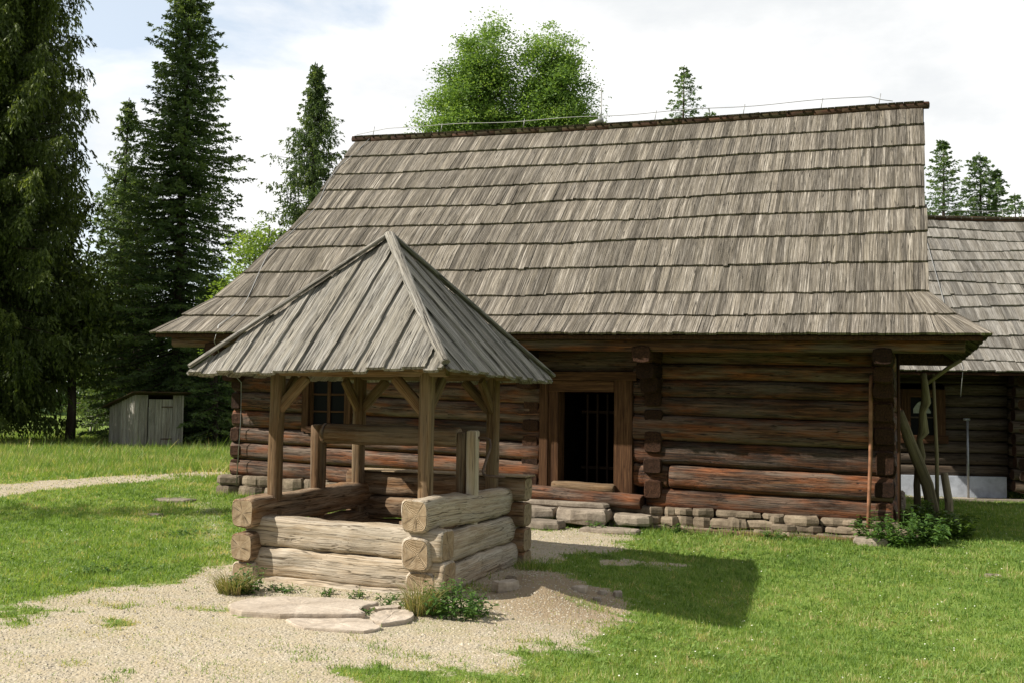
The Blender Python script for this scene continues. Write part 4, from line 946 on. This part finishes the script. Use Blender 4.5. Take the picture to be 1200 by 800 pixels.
for side in (1, -1):
    V = [an_pt(a, tt, side)-np.array([0, 0, .05]) for tt in np.linspace(0, 1, 9) for a in np.linspace(-1.25, 8.95, 30)]
    F = [(i*30+j, i*30+j+1, (i+1)*30+j+1, (i+1)*30+j) for i in range(8) for j in range(29)]
    mb.add(V, F, np.array(V)[:, [1, 0, 2]], .5)
mb.add([(-1.2, .2, 2.4), (-1.2, 4.9, 2.4), (-1.2, 2.55, 6.0)], [(0, 1, 2)], None, .3); mb.add([(8.9, .2, 2.4), (8.9, 4.9, 2.4), (8.9, 2.55, 6.0)], [(0, 1, 2)], None, .3)
mb.build('roof_lining', M_soffit, an)
mb = MB()
for i in range(14):
    a0 = -1.3+10.3*i/14; a1 = -1.3+10.3*(i+1)/14; p = an_pt(a0, 1); q = an_pt(a1, 1)
    mb.log((a0, 2.53, p[2]+.05), (a1, 2.53, q[2]+.05), .03, .06, n=8, seg=2, sq=4, wob=.06)
mb.build('ridge_cap', M_ridge, an)
mb = MB(); mb.tube([(a, 2.53, an_pt(a, 1)[2]+.24) for a in np.linspace(-1.2, 8.8, 30)], .007, 5)
for a in (-.5, 1.2, 3.1, 5, 7): mb.tube([(a, 2.53, an_pt(a, 1)[2]+.05), (a, 2.53, an_pt(a, 1)[2]+.26)], .008, 5)
d_ = [an_pt(1.28-.3*(1-tt), tt)+np.array([0, 0, .08]) for tt in np.linspace(1, 0, 14)]; mb.tube([tuple(p) for p in d_]+[(.95, -1.0, 2.05)], .008, 5)
mb.build('lightning_conductor', M_wire, an)
sp_ = MB(); sp_.tube([(0, 0, -.1), (0, 0, 1.62)], .024, 10); sp_.tube([(-.08, 0, 1.60), (.05, 0, 1.60)], .024, 8); o = sp_.build('metal_pipe', M_galv); o.location = (9.12, 19.95, G(9.12, 19.95)); tag(o, 'slim grey upright metal pipe before the white plinth of the rear building', 'pipe')
# ================================================================ SHED
sx, sy = -10.68, 28.3
shed = empty('shed', (sx, sy, G(sx, sy)-.02), math.radians(45)); tag(shed, 'small grey board shed with sloping lean-to roof on the far lawn', 'shed')
SW, SD, HHi, HLo = 1.50, 1.62, 1.60, 1.24        # door face along +x, low side towards +y
def sboards(name, x0, x1, y, z1f, along='x', wdt=.15):
    mb = MB(); s = x0
    while s < x1-.01:
        w_ = min(wdt*RG.uniform(.8, 1.2), x1-s); zt = z1f(s+w_/2); o_ = RG.uniform(-.006, .006)
        if along == 'x': mb.box(s, s+w_-.008, y+o_, y+.02+o_, .02, zt, axis=2)
        else: mb.box(y+o_, y+.02+o_, s, s+w_-.008, .02, zt, axis=2)
        s += w_
    return mb.build(name, M_shed, shed)
zf = lambda s: HHi+(HLo-HHi)*s/SD
sboards('front_wall', 0, .40, 0, lambda s: HHi); sboards('front_wall', 1.16, SW, 0, lambda s: HHi)
dr_ = sboards('door', .42, 1.15, -.018, lambda s: HHi-.12, wdt=.18)
for z_ in (1.24, .32):
    hb = MB(); hb.box(.80, 1.14, -.034, -.020, z_, z_+.035); hb.build('hinge', M_iron, dr_)
sboards('side_wall', .03, SD, 0, zf, 'y'); sboards('side_wall', .03, SD, SW-.02, zf, 'y'); sboards('rear_wall', 0, SW, SD, lambda s: HLo)
rm = MB()
for i in range(10):
    x0 = -.16+i*.18; rm.box(x0, x0+.175, -.24, SD+.22, .015+.006*(i % 2), .045+.006*(i % 2), axis=1)
    rm.v[-1][:, 2] += HHi+(HLo-HHi)*rm.v[-1][:, 1]/SD
rm.build('roof', M_ridge, shed)
# ================================================================ picnic table beyond the trees
pt = empty('picnic_table', (-15.2, 38, G(-15.2, 38)), .2); tag(pt, 'small dark wooden picnic table in the sunlit clearing behind the trees', 'table')
mb = MB(); 
for i in range(4): mb.box(-.9, .9, -.35+i*.18, -.35+i*.18+.165, .72, .76)
mb.build('tabletop', M_shed, pt)
for s_ in (-1, 1):
    mb = MB(); mb.box(-.9, .9, s_*.75-.13, s_*.75+.13, .43, .47); mb.build('bench', M_shed, pt)
    mb = MB(); mb.tube([(s_*.65, -.55, 0), (s_*.65, .0, .72)], .045, 6); mb.tube([(s_*.65, .55, 0), (s_*.65, .0, .72)], .045, 6); mb.box(s_*.65-.03, s_*.65+.03, -.85, .85, .38, .43, axis=1); mb.build('trestle', M_shed, pt)
# ================================================================ TREES
def tri_cards(P, D, ln, wd, rg, flat=0.5):
    """thin pointed faces starting at P along D"""
    n = len(P); D = D/np.linalg.norm(D, axis=1)[:, None]; r = rg.normal(size=(n, 3)); r[:, 2] *= flat
    S = np.cross(D, r); S /= np.linalg.norm(S, axis=1)[:, None]+1e-9; S *= (wd/2)[:, None]
    return np.stack([P-S*.5, P+D*(ln*.45)[:, None]-S, P+D*ln[:, None], P+D*(ln*.45)[:, None]+S], 1)
def conifer(name, x, y, H, R, label, mat=M_needle, seed=1, dens=1.0, droop=.25, hang=0.0, clear=.04, card=.16, gap=.0, prof=.85, top_thin=0, twig=.5, lean=0, group=None, whorl=.42, trunk_r=None, per=6, wk=.34, kc0=5):
    rg = np.random.default_rng(seed); z0 = G(x, y); root = empty(name, (x, y, z0)); tag(root, label, 'tree', group)
    tr_ = trunk_r or H*.012+.03; t = MB(); ts_ = np.linspace(0, 1, 9)
    t.tube([(lean*u*H+.05*math.sin(u*5+seed), .04*math.sin(u*4), u*H-(.1 if u == 0 else 0)) for u in ts_], [max(tr_*(1-u)**.8*(1.25 if u == 0 else 1), .012) for u in ts_], 9)
    PP = []; DD = []; LL = []; RR = []
    h = clear*H; side_f = rg.normal(1, .12, 24)
    while h < H*.992:
        u = (h/H-clear)/(1-clear); Lr = R*((1-u)**prof)*rg.uniform(.72, 1.12)*(1-.35*max(0, .12-u)/.12)+.06
        nb = per if Lr > .8 else per-1
        a0 = rg.random()*6.28
        for kx in range(nb):
            if rg.random() < gap: continue
            az = a0+kx*6.283/nb+rg.normal(0, .18); Lb = Lr*rg.uniform(.72, 1.12)*side_f[int(az/6.283*24) % 24]
            el = .25*(u-.35)*2-droop*.3
            ns = max(4, int(Lb/.16)); s = np.linspace(0, 1, ns+1)
            bz = h+Lb*(np.sin(el)*s-droop*s**1.2+droop*.75*s**3)+rg.normal(0, .05)
            ca, sa = math.cos(az), math.sin(az)
            bx = ca*Lb*s+lean*h; by_ = sa*Lb*s
            spine = np.stack([bx, by_, bz], 1)
            if Lb > .5: t.tube([tuple(spine[i]) for i in (0, ns//2, ns-1)], [.010+.009*Lb, .006+.004*Lb, .003], 4)
            # side twigs
            m = int(max(8, Lb/.10)*dens); q = rg.random(m)**.75; q[:3] = 1
            i0 = np.minimum((q*ns).astype(int), ns-1); f = q*ns-i0; B = spine[i0]*(1-f)[:, None]+spine[i0+1]*f[:, None]
            tl = twig*(.30+.70*(1-q))*min(1, Lb/1.4)*rg.uniform(.5, 1.2, m)+.05
            sd = np.where(rg.random(m) < .5, 1, -1); ang = az+sd*rg.uniform(.55, 1.15, m)*np.where(q > .98, .15, 1)
            td = np.stack([np.cos(ang), np.sin(ang), rg.normal(-.12-hang*1.2, .14, m)], 1)
            # cards along each twig
            kc = kc0; uu = rg.random((m, kc)); 
            Pc = B[:, None, :]+td[:, None, :]*(tl[:, None]*uu)[..., None]; Pc[..., 2] -= (.25+hang)*(tl[:, None]*uu)**1.5
            dd = td[:, None, :]+rg.normal(0, .45, (m, kc, 3)); dd[..., 2] -= hang*1.6*rg.random((m, kc))
            PP.append(Pc.reshape(-1, 3)); DD.append(dd.reshape(-1, 3)); LL.append((card*rg.uniform(.6, 1.3, m*kc)))
            RR.append(np.clip(rg.normal(.40, .20)+.35*(np.repeat(q, kc)-.5)+rg.normal(0, .12, m*kc), 0, 1))
            if hang > 0:    # pendulous curtains of twigs
                mh = int(m*.9); q = rg.random(mh)**.6; i0 = np.minimum((q*ns).astype(int), ns-1); B = spine[i0]+rg.normal(0, .07, (mh, 3)); hl = hang*rg.uniform(.4, 1.3, mh)*(.5+.6*q)
                kc = 7; uu = rg.random((mh, kc)); Pc = np.repeat(B[:, None, :], kc, 1); Pc[..., 2] -= hl[:, None]*uu
                dd = rg.normal(0, .33, (mh, kc, 3)); dd[..., 2] -= 1
                PP.append(Pc.reshape(-1, 3)); DD.append(dd.reshape(-1, 3)); LL.append(card*1.15*rg.uniform(.7, 1.2, mh*kc)); RR.append(np.clip(rg.normal(.42, .25, mh).repeat(kc), 0, 1))
        h += whorl*rg.uniform(.7, 1.2)*(.55+.45*(1-u))
    # leader
    k = 26; zz = H*(1-.05*rg.random(k)); PP.append(np.stack([lean*zz, 0*zz, zz], 1)); DD.append(rg.normal(0, .5, (k, 3))+[0, 0, .5]); LL.append(np.full(k, card*.8)); RR.append(rg.random(k))
    P_ = np.concatenate(PP); D_ = np.concatenate(DD); L_ = np.concatenate(LL); Rn = np.concatenate(RR)
    V = tri_cards(P_, D_, L_, L_*wk, rg).reshape(-1, 3)
    t.build('trunk', M_bark, root); raw_mesh('crown', V, np.arange(len(V)).reshape(-1, 4), mat, root, rnd=np.repeat(Rn, 4)); return root
conifer('spruce', -15.9, 30, 18.5, 3.5, 'huge dark drooping spruce filling the left edge, cut off by the frame', M_needle2, 5, dens=3.0, droop=.34, hang=.70, clear=.095, card=.13, prof=.30, whorl=.34, twig=.65, trunk_r=.28, per=8, wk=.34, kc0=6)
conifer('spruce', -14.0, 35.5, 12.3, 1.9, 'thin spruce with sparse branches between the two great spruces', M_needle, 8, dens=1.6, droop=.22, gap=.18, prof=.75, card=.10, hang=.10, whorl=.42)
conifer('spruce', -10.95, 32.6, 16.4, 3.0, 'tall full dark spruce with pointed crown behind the shed', M_needle, 21, dens=2.6, droop=.24, prof=.80, card=.105, whorl=.24, per=9, wk=.40, kc0=6)
conifer('spruce', -7.35, 36.2, 13.9, 3.9, 'spruce with bare tip rising just left of the big roof', M_needle, 33, dens=1.9, droop=.32, prof=.88, card=.10, hang=.22, gap=.10, whorl=.30, per=7)
conifer('spruce', -14.7, 37.5, 10.2, 2.9, 'dark spruce filling the gap behind the huge drooping one', M_needle, 47, dens=1.8, droop=.22, prof=.6, card=.13, whorl=.3, clear=.15)
conifer('spruce', -12.9, 34, 9.0, 2.7, 'shorter dense spruce between the thin spruce and the tallest one', M_needle, 44, dens=1.7, droop=.2, prof=.6, card=.12, whorl=.3)
conifer('spruce', -9.1, 30.6, 5.2, 1.75, 'low young spruce right of the shed against the house corner', M_needle, 45, dens=2.2, droop=.15, prof=.6, card=.095, clear=.02, whorl=.26, kc0=6)
conifer('spruce', 7.25, 42, 16.15, 1.6, 'small light spruce top poking above the middle of the ridge', M_needlefar, 51, dens=1.5, droop=.1, prof=.8, card=.12, clear=.6)
conifer('spruce', 8.5, 43, 14.6, 1.3, 'very small spruce tip just right of the middle one on the ridge', M_needlefar, 52, dens=1.2, droop=.1, prof=.8, card=.12, clear=.6)
conifer('spruce', 19.6, 45, 13.85, 2.5, 'leaner of the two spruces above the rear building, next to the big roof', M_needlefar, 53, dens=2.0, droop=.2, prof=.75, card=.12, clear=.2, whorl=.34)
conifer('spruce', 21.5, 45.5, 13.45, 2.9, 'fuller of the twin spruces above the ridge of the rear building', M_needlefar, 54, dens=2.3, droop=.2, prof=.75, card=.12, clear=.2, whorl=.32)
conifer('spruce', 22.4, 45.7, 12.7, 1.8, 'slimmer twin spruce touching the fuller one above the rear building', M_needlefar, 57, dens=1.8, droop=.2, prof=.8, card=.12, clear=.2, whorl=.34)
conifer('spruce', 30.5, 60, 14.6, 2.4, 'far little spruce tip at the right edge of the picture', M_needlefar, 55, dens=1.2, droop=.2, prof=.8, card=.16, clear=.3)
# a spruce outside the frame on the left: its shadow lies across the left lawn
conifer('spruce', -16.6, 12.2, 11.4, 2.2, 'spruce beyond the left edge whose shade crosses the left lawn', M_needle, 58, dens=1.2, droop=.2, prof=.75, card=.12, clear=.12)
def broadleaf(name, x, y, th, lobes, label, mat, seed, ncl, nlf, ls, spread=.42, lean=(0, 0), group=None, trunk_r=.2, thr=.62):
    """lobes: list of (dx, dy, z, rx, ry, rz)"""
    rg = np.random.default_rng(seed); root = empty(name, (x, y, G(x, y))); tag(root, label, 'tree', group)
    t = MB(); V = []; rn = []; wts = np.array([l[3]*l[4]*l[5] for l in lobes]); wts /= wts.sum()
    top = (lean[0], lean[1], th); t.tube([(0, 0, -.1), (lean[0]*.4, lean[1]*.4, th*.5), top], [trunk_r*1.2, trunk_r, trunk_r*.75], 9)
    hubs = []
    for l in lobes:
        c = np.array(l[:3]); t.tube([top, tuple((np.array(top)+c)/2+rg.normal(0, .15, 3)), tuple(c), tuple(c+[0, 0, l[5]*.6])], [trunk_r*.6, trunk_r*.4, trunk_r*.22, .02], 7)
    for i in range(ncl):
        k = rg.choice(len(lobes), p=wts); l = lobes[k]; d = rg.normal(size=3); d /= np.linalg.norm(d); r = rg.uniform(thr**1, 1.02)**.7
        c = np.array(l[:3])+d*r*np.array(l[3:]); hub = np.array(l[:3])+np.array([0, 0, -l[5]*.3])
        if i % 3 == 0: t.tube([tuple(hub), tuple((hub+c)/2+[0, 0, .1]), tuple(c)], [.045, .025, .010], 4)
        n = int(nlf*rg.uniform(.6, 1.4)); s_ = spread*rg.uniform(.6, 1.25); p = c+rg.normal(0, 1, (n, 3))*np.array([s_, s_, s_*.55])
        p[:, 2] += -.10*((p[:, 0]-c[0])**2+(p[:, 1]-c[1])**2)/s_
        D = rg.normal(0, 1, (n, 3))*[1, 1, .45]; D[:, 2] -= .15; ln = ls*rg.uniform(.6, 1.3, n)
        V.append(tri_cards(p, D, ln, ln*.55, rg, .8)); rn.append(np.repeat(np.clip(rg.normal(.5, .18)+rg.normal(0, .16, n), 0, 1), 4))
    t.build('trunk', M_bark, root); V = np.concatenate(V).reshape(-1, 3); raw_mesh('crown', V, np.arange(len(V)).reshape(-1, 4), mat, root, rnd=np.concatenate(rn)); return root
broadleaf('ash_tree', -.3, 30, 6.5, [(-.66, 0, 12.1, .85, .9, 1.55), (-.95, 0, 10.8, 1.25, 1.1, 1.5), (-1.6, 0, 9.7, 1.15, 1.1, 1.2), (-.2, .3, 9.4, 1.3, 1.2, 1.3), (1.28, 0, 11.85, .85, .9, 1.4), (1.45, 0, 10.6, 1.25, 1.1, 1.4), (2.0, 0, 9.6, 1.1, 1.1, 1.1), (2.9, .3, 9.6, .65, .7, .7), (-2.4, 0, 9.3, .55, .7, .8)],
    'bright green ash tree with a two-lobed crown behind the ridge', M_ash, 71, 560, 260, .085, spread=.25, thr=.30)
broadleaf('young_tree', -6.9, 26.5, 2.6, [(0, 0, 4.6, 1.1, 1.0, 1.4), (.35, 0, 5.7, .75, .7, .75), (-.45, 0, 3.4, .9, .9, .9)], 'small lime green leafy tree squeezed between spruce and the left roof slope', M_lime, 72, 110, 90, .095, spread=.24, trunk_r=.09, thr=.3)
for i, (x_, y_, s_, lb) in enumerate(((-13.8, 40, 2.0, 'dark hazel bush in shade behind the shed, left part'), (-11.5, 35, 2.4, 'dark bush directly behind the shed roof'), (-8.3, 33.5, 2.3, 'dense dark bush between the shed and the log house'))):
    broadleaf('bush', x_, y_, .6, [(0, 0, s_*.6, s_*.9, s_*.8, s_*.62)], lb, M_shrub, 80+i, 170, 110, .11, spread=.34, trunk_r=.08, thr=.3, group='dark bushes behind the shed')
# slim bare trunk with a high crown in front of the clearing
sl_ = empty('slim_tree', (-13.75, 31.2, G(-13.75, 31.2))); tag(sl_, 'slim bare trunk at the right edge of the huge spruce, near the shed', 'tree')
mb = MB(); mb.tube([(0, 0, -.1), (.03, 0, 1.2), (-.05, .02, 2.6), (.05, 0, 4.6)], [.17, .13, .12, .08], 9); mb.build('trunk', M_bark, sl_)
rg = np.random.default_rng(9); P_ = rg.normal(0, 1, (5200, 3))*[.75, .75, 1.1]+[0, 0, 4.0]; P_ = P_[P_[:, 2] > 1.8]; D_ = rg.normal(0, .6, P_.shape)+[0, 0, -.8]; L_ = np.full(len(P_), .2)
V = tri_cards(P_, D_, L_, L_*.4, rg).reshape(-1, 3); raw_mesh('crown', V, np.arange(len(V)).reshape(-1, 4), M_needle2, sl_, rnd=np.repeat(rg.random(len(P_)), 4))
# far line of woodland round the open-air museum
rg = np.random.default_rng(12); PP = []; DD = []; LL = []; RR = []
for i in range(420):
    an2 = rg.uniform(-1.25, 1.25); R_ = rg.uniform(72, 110); cx, cy = math.sin(an2)*R_, math.cos(an2)*R_; H = rg.uniform(6, 10.5) if -.62 < an2 else rg.uniform(5, 8); n = 330
    u = rg.random(n)**1.3; rad = (1-u)*2.3*np.sqrt(rg.random(n)); a = rg.random(n)*6.28
    PP.append(np.stack([cx+rad*np.cos(a), cy+rad*np.sin(a), G(cx, cy)+u*H], 1)); DD.append(np.stack([np.cos(a), np.sin(a), -.4+0*a], 1)+rg.normal(0, .3, (n, 3))); LL.append(rg.uniform(.5, .9, n)); RR.append(np.clip(rg.normal(.4, .2)+rg.normal(0, .15, n), 0, 1))
P_ = np.concatenate(PP); D_ = np.concatenate(DD); L_ = np.concatenate(LL)
V = tri_cards(P_, D_, L_, L_*.5, rg).reshape(-1, 3); o = raw_mesh('far_forest', V, np.arange(len(V)).reshape(-1, 4), M_needlefar, rnd=np.repeat(np.concatenate(RR), 4)); tag(o, kind='stuff')
